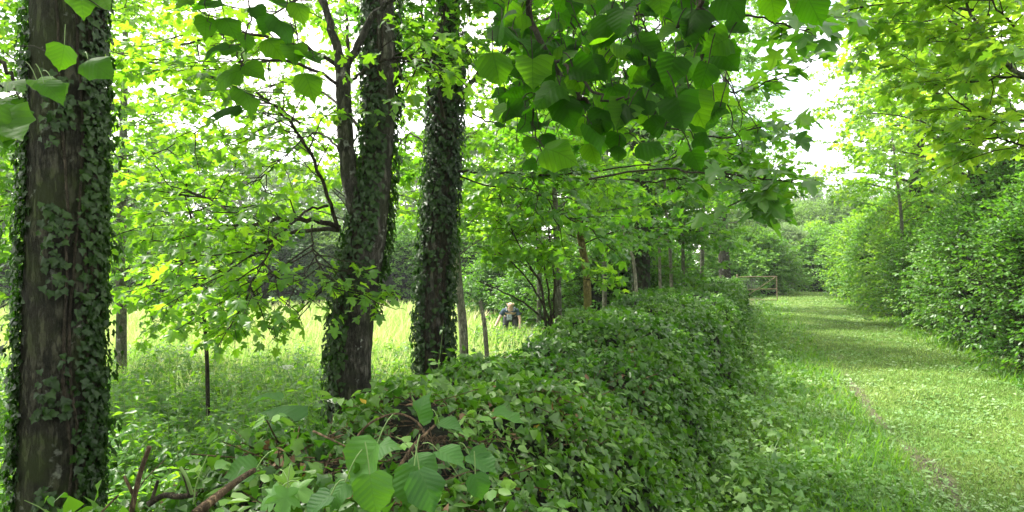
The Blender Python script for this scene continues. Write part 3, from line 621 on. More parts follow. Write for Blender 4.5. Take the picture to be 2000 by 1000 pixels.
def vines(parent, P_, rad, n, a0, a1, r=.008):
    mb = MB()
    for k in range(n):
        a = U(a0, a1); ts = np.linspace(0.02, .98, 40); aa = a + np.cumsum(rng.normal(0, .06, 40)); p, tg = ev(P_[None], np.zeros(40, int), ts)
        rr = np.interp(ts, np.linspace(0, 1, len(rad)), rad); to = nrm((np.array([0, 0, CZ]) - p) * np.array([1, 1, 0])); rt = -np.cross(to, UP)
        o = to * np.cos(aa)[:, None] + rt * np.sin(aa)[:, None]; tube(mb, p + o * (rr + .004)[:, None], np.linspace(r, r * .5, 40) , 5)
    part('ivy_vines', mb, M_vine, parent, True)
def upper_crown(parent, top, rad, h, n, size, mat, kind='maple_mid', name='upper_crown'):
    """the crown above the picture: limbs and leaf sprays"""
    k = 26; az = np.arange(k) * 2.4; z = U(0, h * .7, k); ln = rad * U(.6, 1.1, k); s = np.linspace(0, 1, 5)
    st = top + np.stack([np.zeros(k), np.zeros(k), z], -1); dr = np.stack([np.cos(az), np.sin(az), U(.2, .7, k)], -1)
    B = st[:, None] + dr[:, None] * (ln[:, None, None] * s[None, :, None]); C = children(B, 7, rad * .4, .25, 1, 4)
    lv = LV(); per = max(1, int(n / len(C) / 2)); leaves_on(lv, C, per, size, .1, flat=.45)
    mb = MB(); tubes(mb, B, .03, .008, 4); tubes(mb, C, .008, .003, 3); part('upper_limbs', mb, B_twig, parent, True); bake(name, mat, parent, kind, lv.arr())

# --- near ivy clad tree, left
g = lambda p: (p[0], p[1], float(ground_z(p[0], p[1])))
tb = PX(112, 1200, 3.0); tb[2] = ground_z(tb[0], tb[1]) - .05
T1 = root('ivy_clad_tree', tb, 'thick near tree trunk at the left edge, half wrapped in dark ivy', 'tree')
P1, r1 = trunk(T1, [tb, PX(112, 1000, 3.0), PX(118, 700, 3.0), PX(126, 350, 3.0), PX(131, 0, 3.0), PX(138, -500, 3.0), PX(140, -1200, 3.0)], [.21, .155, .147, .143, .138, .125, .10], 300, 72, .022, B_old)
lv = LV()
def cov1(a, t):
    c = np.clip((a - R(14)) / R(28), 0, 1) * 1.0 + np.clip((-a - R(62)) / R(10), 0, 1)
    c = np.where(np.abs(a) > R(120), .5, c); c = np.where((a > -R(30)) & (a < R(12)), .34 * (np.sin(t * 47) + .4 * np.sin(t * 113 + a * 4) > 0), c)
    return np.where(t > .62, c * .5, c)
ivy_cover(lv, P1, r1, 11500, .034, cov1, (.0, .04))
ivy_cover(lv, P1, r1, 500, .045, lambda a, t: (np.abs(np.abs(a) - R(92)) < R(22)) * (np.sin(t * 60) > -.2) * 1.0, (.04, .09), 0, .6)
foliage(T1, lv.arr(), M_ivy, 'ivy', 'ivy', 300, 'ivy_leaf', 'ivy_foliage'); vines(T1, P1, r1, 9, R(0), R(90))
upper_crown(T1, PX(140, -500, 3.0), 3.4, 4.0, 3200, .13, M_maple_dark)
# --- forked tree, centre left
D2 = 4.6; tb = PX(686, 1100, D2); tb[2] = ground_z(tb[0], tb[1]) - .05
T2 = root('forked_tree', tb, 'forked leaning tree left of centre with bare lower trunk and ivy on its left side', 'tree')
P2, r2 = trunk(T2, [tb, PX(684, 780, D2), PX(692, 620, D2), PX(716, 470, D2), PX(736, 330, D2), PX(745, 150, D2), PX(743, 0, D2), PX(738, -300, D2), PX(735, -900, D2)], [.165, .14, .135, .13, .10, .095, .09, .08, .06], 240, 56, .022, B_mid)
PF = branch(T2, [PX(712, 480, D2), PX(700, 425, D2 - .05), PX(684, 350, D2 - .08), PX(674, 240, D2 - .1), PX(669, 135, D2 - .1)], .068, .046, B_mid, 26, 'fork', 16)
PF1 = branch(T2, [PX(669, 140, D2 - .1), PX(655, 80, D2 - .1), PX(640, 25, D2 - .1), PX(622, -60, D2 - .1), PX(600, -300, D2)], .036, .012, B_mid, 20, 'branch', 10)
PF2 = branch(T2, [PX(669, 140, D2 - .1), PX(695, 95, D2 - .15), PX(722, 40, D2 - .2), PX(760, 0, D2 - .3), PX(800, -60, D2 - .3)], .03, .015, B_mid, 18, 'branch', 10)
limbs2 = [
 ([(669, 135, D2 - .1), (640, 118, 4.5), (600, 95, 4.4), (560, 84, 4.3), (500, 70, 4.3), (440, 68, 4.4), (330, 90, 4.7), (230, 105, 5.0)], .016, .005),
 ([(672, 175, D2 - .1), (640, 150, 4.4), (560, 120, 4.3), (470, 128, 4.5), (410, 150, 4.7), (330, 125, 4.9), (220, 125, 5.1)], .013, .004),
 ([(660, 445, D2), (640, 380, D2), (610, 310, 4.5), (575, 250, 4.4), (540, 212, 4.3), (500, 180, 4.3)], .015, .006),
 ([(664, 445, D2), (620, 432, 4.5), (570, 427, 4.4), (520, 432, 4.4), (470, 442, 4.5), (390, 447, 4.7)], .019, .008),
 ([(470, 440, 4.5), (440, 410, 4.6), (400, 386, 4.8), (350, 385, 5.0), (285, 402, 5.3)], .010, .003),
 ([(664, 450, D2), (610, 448, 4.7), (550, 462, 4.8), (500, 485, 4.9), (440, 498, 5.1), (380, 505, 5.3), (320, 540, 5.6), (270, 575, 5.8), (225, 610, 6.0)], .016, .005),
 ([(640, 402, D2), (600, 412, 4.4), (560, 450, 4.2), (520, 500, 4.1), (500, 540, 4.0), (480, 600, 4.0)], .009, .003),
 ([(610, 440, 4.5), (612, 480, 4.4), (622, 520, 4.3), (640, 570, 4.2)], .006, .002),
 ([(500, 485, 4.9), (440, 520, 5.2), (380, 560, 5.6), (330, 600, 5.8)], .007, .002),
 ([(585, 240, 4.4), (520, 200, 4.9), (420, 235, 5.4), (310, 300, 5.7), (200, 345, 6.0)], .009, .003),
 ([(672, 300, D2 - .1), (620, 260, 4.9), (560, 300, 5.3), (500, 360, 5.6)], .009, .003),
 ([(640, 30, 4.5), (600, -10, 4.8), (520, 30, 5.2), (430, 10, 5.6), (320, 30, 6.0)], .011, .003),
 ([(690, 155, D2 - .1), (730, 125, 4.4), (780, 112, 4.3), (825, 112, 4.3)], .010, .004),
 ([(716, 260, D2), (640, 190, 5.2), (560, 160, 6.0), (450, 190, 6.6), (300, 200, 7.0)], .012, .003)]
LB = []
for pts, a, b in limbs2: LB.append(branch(T2, [PX(*p) for p in pts], a, b, B_twig, 22))
LB = np.array(LB)
C = children(LB[:, 4:], 15, .75, .12, 1, 5, lift=.05, droop=.15); C2 = children(C, 4, .26, .25, 1, 4, lift=.05)
mb = MB(); tubes(mb, C, .0055, .002, 4); tubes(mb, C2, .0025, .0012, 3); part('twigs', mb, B_twig, T2, True)
lv = LV(); leaves_on(lv, C, 6, .076, .12, flat=.3); leaves_on(lv, C2, 2, .072, .3, flat=.3)
a_ = lv.arr(); kp = rng.random(len(a_[0])) < np.where(a_[0][:, 0] / a_[0][:, 1] * F + 1000 > 480, .28, .62); a_ = [q[kp] for q in a_]
foliage(T2, a_, M_maple, 'maple', 'maple', 300, 'leaf', 'foliage')
lv = LV()
def cov2(a, t):
    c = (a < -R(15)) * 1.0; c = np.where((t > .30) & (t < .62), .85 * ((a < R(20)) | (a > R(70))), c); c = np.where(a > R(70), np.maximum(c, .75 * (t > .25)), c)
    return np.where(t > .78, c * .6, c)
ivy_cover(lv, P2, r2, 5600, .040, cov2, (.0, .06), .1, .95); ivy_cover(lv, PF, np.linspace(.07, .05, 26), 200, .045, lambda a, t: (t < .35) * (a > 0) * 1.0, (0, .04))
foliage(T2, lv.arr(), M_ivy, 'ivy', 'ivy_mid', 250, 'ivy_leaf', 'ivy_foliage'); vines(T2, P2, r2, 6, -R(80), -R(10))
upper_crown(T2, PX(738, -300, D2), 3.6, 4.0, 3200, .12, M_maple)
# --- third ivy trunk
D3 = 5.7; tb = PX(852, 1000, D3); tb[2] = ground_z(tb[0], tb[1]) - .05
T3 = root('ivy_clad_tree', tb, 'straight ivy-clad tree just right of the forked tree, leafy ivy up both sides', 'tree')
P3, r3 = trunk(T3, [tb, PX(848, 735, D3), PX(848, 600, D3), PX(856, 450, D3), PX(866, 300, D3), PX(872, 150, D3), PX(874, 0, D3), PX(876, -700, D3)], [.15, .13, .125, .12, .115, .11, .10, .06], 90, 28, .04, B_mid)
lv = LV(); ivy_cover(lv, P3, r3, 6000, .043, lambda a, t: np.where(np.abs(a - R(5)) < R(36), .08 + .4 * (t > .42) + .3 * (np.sin(t * 70) > .6), np.where(np.abs(a) < R(130), 1.0, .3)), (.0, .07), .12, .95)
foliage(T3, lv.arr(), M_ivy, 'ivy', 'ivy_mid', 250, 'ivy_leaf', 'ivy_foliage'); vines(T3, P3, r3, 6, -R(40), R(60))
limbs3 = [([(884, 335, D3), (940, 336, 5.4), (1010, 338, 5.3), (1070, 342, 5.2), (1150, 337, 5.1)], .012, .006), ([(884, 340, D3), (950, 362, 5.6), (1040, 372, 5.5), (1100, 420, 5.3), (1160, 450, 5.2)], .008, .003),
 ([(1150, 337, 5.1), (1210, 327, 5.0), (1290, 316, 5.0), (1340, 298, 5.0), (1400, 285, 5.0), (1480, 285, 5.1)], .006, .003), ([(1210, 350, 5.1), (1270, 355, 5.0), (1320, 350, 5.0), (1400, 335, 4.9), (1440, 352, 4.8), (1520, 345, 4.7)], .006, .003),
 ([(878, 215, D3), (905, 180, 5.6), (940, 140, 5.5), (985, 105, 5.4), (1030, 60, 5.4), (1100, 20, 5.5)], .026, .010), ([(878, 118, D3), (930, 126, 5.5), (1000, 130, 5.4), (1080, 150, 5.3)], .012, .005),
 ([(868, 235, 5.55), (858, 170, 5.4), (862, 90, 5.3), (868, 30, 5.3), (880, -40, 5.3)], .016, .008), ([(866, 240, 5.55), (838, 200, 5.4), (835, 120, 5.4), (826, 30, 5.4), (815, -60, 5.4)], .014, .007),
 ([(880, 200, D3), (940, 230, 6.2), (1020, 260, 6.6), (1120, 300, 7.0)], .01, .003), ([(870, 60, D3), (800, 20, 6.3), (760, 60, 6.8), (690, 40, 7.2)], .01, .003), ([(850, 300, D3), (800, 260, 6.3), (790, 300, 6.9), (770, 350, 7.2)], .008, .003)]
LB3 = np.array([branch(T3, [PX(*p) for p in pts], a, b, B_twig if i != 4 else B_grey, 22) for i, (pts, a, b) in enumerate(limbs3)])
C = children(LB3[:, 4:], 10, .7, .1, 1, 5, droop=.12); C2 = children(C, 4, .26, .25, 1, 4)
mb = MB(); tubes(mb, C, .005, .002, 4); tubes(mb, C2, .0022, .0012, 3); part('twigs', mb, B_twig, T3, True)
lv = LV(); leaves_on(lv, C, 5, .085, .15, flat=.3); leaves_on(lv, C2, 2, .078, .3, flat=.3)
a_ = lv.arr(); qx = a_[0][:, 0] / a_[0][:, 1] * F + 1000; kp = rng.random(len(qx)) < np.where((qx > 900) & (a_[0][:, 2] < 2.3), .45, .9); a_ = [q[kp] for q in a_]
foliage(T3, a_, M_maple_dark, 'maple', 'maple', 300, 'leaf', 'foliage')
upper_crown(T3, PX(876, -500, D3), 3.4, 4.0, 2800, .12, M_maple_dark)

# --- generic tree with crown reaching low
def auto_tree(name, label, pts, radii, mat, leafm, size, nprim, lprim, t0, n2=7, l2=.9, n3=4, l3=.3, nl=3, kind='maple_mid', kind_hi='maple', nparts=0, group=None, cat='tree', lift=.25, droop=.3, ivy=0, sides=12, crown_t=1.0, prim_shape=lambda t: 1 - .55 * t, az0=0.0):
    b0 = np.array(pts[0], float); o = root(name, b0, label, cat, group)
    P_, rad = trunk(o, pts, radii, 36, sides, .05, mat)
    t = t0 + (crown_t - t0) * (np.arange(nprim) + .5) / nprim; p, tg = ev(P_[None], np.zeros(nprim, int), t)
    az = az0 + np.arange(nprim) * 2.399 + rng.normal(0, .3, nprim); dr = np.stack([np.cos(az), np.sin(az), lift + U(-.1, .35, nprim) + .5 * t], -1)
    ln = lprim * prim_shape((t - t0) / max(crown_t - t0, 1e-3)) * U(.7, 1.15, nprim); s = np.linspace(0, 1, 6)
    B = p[:, None] + nrm(dr)[:, None] * (ln[:, None, None] * s[None, :, None]) - UP * (droop * ln)[:, None, None] * (s ** 2)[None, :, None] + rng.normal(0, .02, (nprim, 6, 3)) * s[None, :, None]
    C = children(B, n2, l2, .2, 1, 5, droop=.15); mb = MB()
    rr = np.interp(t, np.linspace(0, 1, len(radii)), radii) * .24
    for k in range(nprim):
        m_ = MB(); tube(m_, smooth_poly(B[k], 9), np.linspace(rr[k], .004, 9), 6)
        part('branch', m_, mat if mat is not B_yellow else B_twig, o) if nprim <= 30 else tube(mb, smooth_poly(B[k], 9), np.linspace(rr[k], .004, 9), 6)
    tubes(mb, C, .005 + .001 * l2, .002, 3); lv = LV(); leaves_on(lv, C, nl, size, .15)
    if n3: C3 = children(C, n3, l3, .25, 1, 4); tubes(mb, C3, .0025, .0012, 3); leaves_on(lv, C3, 2, size * .95, .3)
    part('twigs', mb, B_twig, o, True); foliage(o, lv.arr(), leafm, kind_hi, kind, nparts)
    if ivy:
        lv = LV(); ivy_cover(lv, P_, rad, ivy, .07, lambda a, t: .9 + 0 * a, (0, .09), 0, .7); bake('ivy_foliage', M_ivy, o, 'ivy_mid', lv.arr())
    return o
def tp(l, top=None):   # pixel points to world, base dropped to the ground
    P_ = [PX(*q) for q in l]; b = P_[0].copy(); b[2] = ground_z(b[0], b[1]) - .05; P_[0] = b; return P_
# saplings and trees on the meadow side
auto_tree('maple_tree', 'grey-barked young tree standing in the meadow right of the near left trunk', tp([(237, 715, 12), (237, 600, 12), (235, 500, 12), (240, 300, 12), (245, 60, 12), (250, -150, 12)]), [.095, .085, .08, .07, .05, .02], B_grey, M_maple, .12, 26, 2.6, .25, 8, 1.0, 4, .35, 3, nparts=80, group='trees at the meadow edge')
auto_tree('maple_sapling', 'thin leafy maple sapling in the undergrowth left of the forked tree', tp([(408, 770, 7.2), (404, 700, 7.2), (398, 620, 7.2), (388, 530, 7.2), (372, 420, 7.2), (360, 330, 7.2), (356, 270, 7.2)]), [.024, .021, .019, .015, .012, .008, .004], B_twig, M_maple, .105, 18, .95, .22, 5, .38, 0, .2, 3, 'maple', nparts=200, sides=8, lift=.15)
auto_tree('maple_tree', 'bright lime-green young maple behind the near left trunk', tp([(-60, 760, 8.5), (-50, 600, 8.5), (-40, 400, 8.5), (-30, 100, 8.5), (-20, -200, 8.5)]), [.08, .07, .06, .05, .02], B_grey, M_maple, .12, 24, 2.0, .2, 7, .8, 3, .35, 3, nparts=60, group='trees at the meadow edge')
auto_tree('maple_tree', 'loose bright maple behind the forked tree, filling the gap above the meadow', tp([(690, 650, 11), (690, 500, 11), (686, 350, 11), (680, 100, 11), (670, -120, 11)]), [.05, .045, .04, .03, .015], B_twig, M_maple, .12, 24, 2.5, .3, 7, .75, 3, .3, 2, nparts=60, group='trees at the meadow edge')
auto_tree('maple_tree', 'bright maple whose branches spread right from behind the near left trunk', tp([(110, 690, 9), (112, 560, 9), (118, 400, 9), (125, 150, 9), (130, -100, 9)]), [.045, .04, .035, .03, .015], B_twig, M_maple, .115, 28, 2.6, .28, 7, .7, 3, .3, 3, nparts=150, group='trees at the meadow edge')
auto_tree('birch_sapling', 'slender pale trunk just right of the second ivy-clad trunk', tp([(910, 715, 9), (905, 650, 9), (896, 560, 9), (888, 450, 9), (884, 300, 9), (880, 80, 9)]), [.064, .06, .056, .05, .04, .02], B_pale, M_maple, .11, 18, 1.5, .5, 6, .7, 3, .3, 2, nparts=60)
o = root('dead_stem', tp([(955, 705, 10)])[0], 'short pale leaning dead stem between pale trunk and bending person', 'tree stump'); mb = MB(); tube(mb, smooth_poly(tp([(956, 705, 10), (948, 650, 10), (938, 588, 10)]), 16), np.linspace(.04, .028, 16), 10, .08); part('stem', mb, B_pale, o)
auto_tree('maple_sapling', 'straight grey-green sapling rising behind the hedge right of the bending person', tp([(1094, 640, 8), (1090, 560, 8), (1087, 460, 8), (1083, 360, 8), (1078, 200, 8), (1075, 60, 8)]), [.045, .04, .036, .03, .024, .01], B_grey, M_maple, .10, 22, 1.4, .42, 6, .55, 2, .28, 2, nparts=200, group='saplings behind the hedge', lift=.3)
auto_tree('fan_sapling', 'multi-stemmed sapling fanning its thin dark stems left of the straight grey-green sapling', tp([(1078, 640, 7.6), (1062, 590, 7.6), (1035, 520, 7.6), (1000, 450, 7.6), (975, 380, 7.6)]), [.018, .015, .012, .009, .005], B_twig, M_maple, .09, 14, .9, .25, 6, .45, 2, .2, 3, nparts=120, group='saplings behind the hedge', lift=.5)
fan = bpy.context.scene.objects['fan_sapling']
for pts in ([(1078, 640), (1070, 560), (1052, 480), (1040, 420)], [(1080, 640), (1040, 560), (985, 500), (930, 480)], [(1082, 640), (1020, 590), (960, 560), (920, 545)], [(1078, 640), (1082, 540), (1070, 440), (1072, 400)]):
    branch(fan, [PX(*p, 7.6) for p in pts], .014, .003, B_twig)
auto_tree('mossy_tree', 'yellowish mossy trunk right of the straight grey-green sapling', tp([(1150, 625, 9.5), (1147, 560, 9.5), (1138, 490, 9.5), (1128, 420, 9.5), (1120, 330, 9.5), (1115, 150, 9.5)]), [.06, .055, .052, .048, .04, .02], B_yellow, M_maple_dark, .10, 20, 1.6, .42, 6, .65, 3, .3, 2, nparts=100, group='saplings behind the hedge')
auto_tree('ivy_clad_tree', 'dark ivy-covered trunk deep in the grove behind the middle of the hedge', tp([(1252, 580, 13.5), (1252, 480, 13.5), (1250, 350, 13.5), (1248, 200, 13.5), (1245, 0, 13.5)]), [.2, .18, .16, .14, .08], B_old, M_maple_dark, .12, 28, 3.0, .25, 8, 1.0, 4, .35, 2, nparts=0, ivy=1800)
auto_tree('thin_sapling', 'thin pale stem leaning left in front of the dark ivy-covered trunk', tp([(1252, 580, 12.0), (1240, 530, 12.0), (1226, 480, 12.0), (1215, 430, 12.0), (1205, 330, 12.0)]), [.03, .028, .025, .02, .01], B_pale, M_maple_dark, .10, 14, 1.1, .35, 6, .5, 2, .25, 2, group='saplings behind the hedge', sides=8)
auto_tree('thin_sapling', 'thin brownish upright stem right of the dark ivy-covered trunk', tp([(1293, 575, 14), (1288, 500, 14), (1284, 430, 14), (1278, 300, 14)]), [.035, .03, .028, .015], B_pale, M_maple_dark, .11, 14, 1.3, .35, 6, .6, 2, .25, 2, group='saplings behind the hedge', sides=8)
auto_tree('thin_sapling', 'pale straight stem, second to the right of the dark ivy-covered trunk', tp([(1316, 575, 14.5), (1309, 500, 14.5), (1300, 400, 14.5), (1296, 280, 14.5)]), [.042, .036, .03, .015], B_pale, M_maple, .11, 14, 1.4, .35, 6, .6, 2, .25, 2, group='saplings behind the hedge', sides=8)
auto_tree('thin_sapling', 'greenish shaded stem, third to the right of the dark ivy-covered trunk', tp([(1338, 575, 16), (1334, 500, 16), (1337, 400, 16), (1340, 260, 16)]), [.045, .04, .035, .015], B_grey, M_maple_dark, .11, 18, 1.8, .3, 7, .8, 3, .25, 2, group='saplings behind the hedge', sides=8)
auto_tree('maple_tree', 'grey trunk standing at the far end of the hedge by the gate', tp([(1420, 570, 25), (1414, 500, 25), (1410, 420, 25), (1412, 330, 25), (1420, 100, 25), (1425, -50, 25)]), [.26, .2, .18, .16, .12, .05], B_mid, M_maple, .17, 30, 2.9, .46, 8, 1.5, 4, .55, 2, lift=.3)
auto_tree('maple_tree', 'leafy green maple behind the hedge between sapling grove and far trunk', tp([(1370, 590, 20), (1372, 480, 20), (1375, 300, 20), (1380, 50, 20)]), [.07, .06, .05, .03], B_grey, M_maple_dark, .15, 26, 2.6, .4, 8, 1.2, 4, .45, 2, group='trees behind the hedge')
auto_tree('maple_tree', 'dense mid-green maple behind the mossy trunk', tp([(1180, 600, 15), (1182, 450, 15), (1185, 250, 15), (1190, 20, 15)]), [.055, .05, .045, .03], B_grey, M_maple_dark, .13, 28, 2.8, .2, 8, 1.0, 4, .4, 2, group='trees behind the hedge')
auto_tree('maple_tree', 'bright maple at the meadow edge behind the fanning sapling', tp([(1052, 590, 19), (1054, 450, 19), (1050, 250, 19), (1040, 0, 19)]), [.07, .06, .05, .03], B_grey, M_maple, .15, 30, 3.2, .28, 8, 1.1, 4, .4, 2, group='trees behind the hedge')

# --- overhanging lime branch in the foreground, top centre
LI = auto_tree('lime_tree', 'big lime tree whose dark heart-leaved branches hang into the top centre of the view', [(.9, -2.6, -.05), (.9, -2.6, 1.2), (.85, -2.5, 3.2), (.8, -2.3, 6), (.8, -2.2, 9.5)], [.26, .21, .19, .15, .05], B_old, M_lime, .13, 30, 5.2, .3, 8, 1.4, 4, .5, 2, 'diamond', 'diamond', lift=.45, droop=.1, az0=.3)  # unseen trunk and crown added overhead to shade hedge and hanging leaves
lb = [[(1025, -120, 1.9), (1032, 0, 1.9), (1050, 70, 1.88), (1082, 130, 1.85), (1120, 178, 1.8), (1152, 208, 1.78)],
      [(1385, -120, 1.6), (1375, 0, 1.6), (1388, 50, 1.6), (1396, 92, 1.6), (1372, 108, 1.6), (1345, 138, 1.58)],
      [(1375, -5, 1.6), (1350, 35, 1.62), (1320, 50, 1.65), (1290, 65, 1.7), (1265, 80, 1.7)],
      [(1240, -120, 1.8), (1244, 0, 1.8), (1250, 30, 1.8), (1262, 62, 1.8)], [(1120, -120, 2.0), (1121, 0, 2.0), (1117, 60, 2.0), (1120, 85, 2.0)],
      [(1075, 128, 1.86), (1068, 160, 1.88), (1050, 190, 1.9), (1044, 220, 1.95), (1048, 270, 1.95), (1065, 320, 1.95)],
      [(1072, 115, 1.86), (1110, 140, 1.7), (1180, 190, 1.6), (1230, 190, 1.55)], [(1560, -150, 1.5), (1570, -60, 1.5), (1585, -10, 1.5)]]
lb[0].insert(0, (1010, -420, 1.6)); lb[1].insert(0, (1380, -500, 1.3)); lb[3].insert(0, (1230, -480, 1.4)); lb[4].insert(0, (1110, -450, 1.7)); lb[7].insert(0, (1540, -600, 1.2))
for q, rr_ in zip(lb, (.012, .010, .006, .005, .005, .0045, .005, .006)): branch(LI, [PX(*p) for p in q], rr_, rr_ * .45, B_twig, 20, 'branch', 9)
big = [(1330, 225, 1.45, .10, .1, .9, .85), (1360, 215, 1.5, .095, .3, .9, .9), (1310, 140, 1.5, .085, -.3, .9, .7), (1375, 150, 1.55, .075, -.3, .9, .8), (1270, 100, 1.6, .08, .6, .6, .5), (1240, 210, 1.6, .085, -.8, .6, .75), (1275, 285, 1.55, .078, .8, .3, .6), (1360, 315, 1.6, .062, .4, .9, .85), (1375, 275, 1.7, .06, .8, .2, .6),
 (1000, 60, 2.0, .11, -.7, .6, .8), (1033, 70, 2.0, .07, .4, .8, .85), (985, 40, 2.05, .10, -.6, .8, .7), (1180, 70, 1.9, .09, .6, .7, .75), (1180, 110, 1.8, .09, .2, .9, .8), (1110, 100, 1.8, .075, .7, .6, .6), (1210, 195, 1.65, .09, .4, .9, .8), (1170, 240, 1.7, .09, -.3, .9, .6), (1000, 220, 1.95, .10, -.6, .8, .8), (975, 190, 2.0, .07, -.9, .3, .6),
 (1090, 312, 1.9, .07, -.2, .9, .85), (1160, 300, 1.8, .07, .3, .9, .8), (1033, 320, 2.0, .055, -.9, .2, .6), (1035, 285, 1.95, .06, -.4, .9, .8), (1070, 275, 1.9, .06, .3, .9, .7), (1430, 10, 1.5, .09, .4, .7, .85), (1425, 120, 1.65, .085, .5, .8, .85), (1400, 190, 1.7, .08, .4, .9, .8), (1345, 60, 1.6, .06, -.4, .8, .7), (1510, 15, 1.5, .07, .2, .9, .8), (1590, 20, 1.5, .085, .3, .9, .85), (1560, 5, 1.55, .07, -.5, .8, .8), (1440, 60, 1.6, .07, .8, .3, .7)]
extra = []
for k in range(260):
    while True:
        px_, py_ = U(955, 1420), U(-60, 300)
        lim = 175 + 110 * math.sin((px_ - 930) / 330 * 1.9) if px_ < 1240 else 235 + 60 * math.cos((px_ - 1330) / 60)
        if px_ > 1410: lim = 60
        lim += 45 * math.sin(px_ * .11) + 25 * math.sin(px_ * .27)
        if py_ < lim and not (1240 < px_ < 1420 and py_ > 255): break
    extra.append((px_, py_, U(1.5, 2.4), U(.042, .088), rng.normal(0, .8), U(-.1, 1.1), U(.1, .9)))
for k in range(34):
    px_, py_ = U(960, 1430), U(-60, 190); a = U(-.6, .6); branch(LI, [PX(px_, py_, 1.9), PX(px_ + 30 * a, py_ + 35, 1.9), PX(px_ + 80 * a, py_ + 70, 1.88), PX(px_ + 110 * a, py_ + 110, 1.88)], .0022, .001, B_twig, 8, 'twig', 5)
big_leaves(LI, [(q[0], q[1], q[2], q[3] * .88, q[4], q[5], q[6] * .9) for q in big] + extra, M_lime, 'heart', 'leaf', True, B_twig)

# --- hazel twigs hanging top left of centre, and by the left trunk
HZ = root('overhanging_hazel_branch', PX(480, -80, 2.6), 'hazel twig with dark oval leaves hanging in front of the forked tree', 'branch')
for q, rr_ in (([(480, -120, 2.6), (485, 0, 2.6), (520, 60, 2.6), (548, 95, 2.6), (575, 130, 2.6)], .004), ([(486, 10, 2.6), (484, 60, 2.6), (475, 100, 2.6), (468, 140, 2.6), (476, 160, 2.6)], .0035), ([(555, -50, 2.5), (565, 40, 2.5), (590, 80, 2.5), (612, 110, 2.5)], .003), ([(395, -80, 2.5), (400, 0, 2.5), (410, 60, 2.5)], .003), ([(612, 100, 2.5), (618, 125, 2.5), (608, 145, 2.5)], .002)):
    branch(HZ, [PX(*p) for p in q], rr_, rr_ * .5, B_twig, 16, 'twig', 7)
big_leaves(HZ, [(q[0], q[1], q[2], q[3] * 1.05, q[4], q[5], q[6] * .68) for q in [(412, 17, 2.6, .11, 1, .0, .7), (402, 52, 2.6, .085, .1, .9, .85), (448, 48, 2.6, .09, .6, .8, .8), (420, 102, 2.5, .10, -.9, .35, .5), (450, 90, 2.55, .075, .9, .1, .7), (440, 148, 2.5, .11, -.8, .35, .8), (495, 138, 2.55, .09, .9, .45, .75), (485, 190, 2.5, .11, .7, .8, .7), (438, 210, 2.5, .11, -.95, .25, .75),
  (535, 90, 2.55, .095, .7, .7, .85), (505, 25, 2.6, .07, .6, .8, .7), (540, 10, 2.6, .11, .8, .5, .6), (555, 50, 2.5, .12, .7, .8, .6), (575, 108, 2.5, .10, .2, .9, .7), (605, 118, 2.5, .10, .8, .5, .6), (603, 162, 2.45, .10, .35, .7, .9), (480, 82, 2.6, .07, .3, .9, .7), (520, 52, 2.55, .07, -.2, .9, .8), (360, 5, 2.6, .07, -.9, .3, .7), (585, 20, 2.5, .08, .5, .8, .7)]], M_lime, 'hazel', 'leaf', True, B_twig)
HL = root('overhanging_lime_twig', PX(150, -60, 1.8), 'lime twig with two broad pale leaves hanging in front of the near left trunk', 'branch')
branch(HL, [PX(100, -100, 1.8), PX(130, -20, 1.8), PX(160, -5, 1.8), PX(205, 20, 1.8)], .003, .0015, B_twig, 12, 'twig', 6); branch(HL, [PX(40, 90, 1.9), PX(80, 94, 1.85), PX(112, 95, 1.8), PX(165, 110, 1.8)], .002, .001, B_twig, 12, 'twig', 6)
big_leaves(HL, [(122, 112, 1.75, .07, -.05, 1, .9), (190, 128, 1.8, .085, .8, .5, .7), (160, 8, 1.8, .08, .3, .9, .85), (205, 5, 1.85, .07, .6, .8, .8), (90, 170, 1.9, .075, .7, .5, .5), (115, 165, 1.9, .06, .8, .5, .5), (105, 180, 1.85, .075, .8, .7, .5)], M_lime2, 'heart', 'leaf', True)
HM = root('overhanging_lime_twig', PX(-40, 160, 1.7), 'low lime twig with drooping leaves at the very left edge', 'branch')
branch(HM, [PX(-120, 130, 1.7), PX(-30, 160, 1.7), PX(20, 175, 1.7), PX(45, 185, 1.7)], .004, .0015, B_twig, 12, 'twig', 6); branch(HM, [PX(-60, 60, 2.2), PX(0, 120, 2.2), PX(22, 150, 2.2), PX(28, 170, 2.2)], .008, .005, B_twig, 12, 'twig', 7)
big_leaves(HM, [(15, 200, 1.7, .09, .8, .3, .4), (30, 215, 1.65, .085, .8, .6, .4), (25, 255, 1.6, .11, .8, .7, .5), (5, 240, 1.6, .10, .4, .9, .5), (20, 160, 1.7, .08, .8, .1, .5), (-10, 270, 1.6, .1, .7, .7, .5)], M_lime2, 'heart', 'leaf', True)

# --- sycamore branch with bluish leaves, right of centre
SY = root('overhanging_sycamore_branch', PX(1250, 345, 4.0), 'sycamore branch with bluish-green lobed leaves reaching towards the gap above the path', 'branch')
sb = [[(1150, 350, 4.3), (1280, 330, 4.1), (1360, 336, 4.0), (1430, 340, 3.9), (1500, 352, 3.8), (1560, 350, 3.7)], [(1400, 337, 3.95), (1440, 355, 3.9), (1450, 380, 3.9), (1465, 400, 3.9)], [(1340, 150, 4.4), (1430, 180, 4.2), (1500, 160, 4.1), (1580, 130, 4.0)], [(1300, 250, 4.6), (1400, 270, 4.5), (1480, 250, 4.4), (1550, 240, 4.4)], [(1420, 20, 3.6), (1500, 40, 3.5), (1560, 60, 3.5), (1600, 50, 3.5)]]
SB = np.array([branch(SY, [PX(*p) for p in q], .007, .003, B_twig, 18) for q in sb])
C = children(SB, 7, .34, .25, 1, 4, droop=.05); mb = MB(); tubes(mb, C, .0035, .0015, 4); part('twigs', mb, B_twig, SY, True)
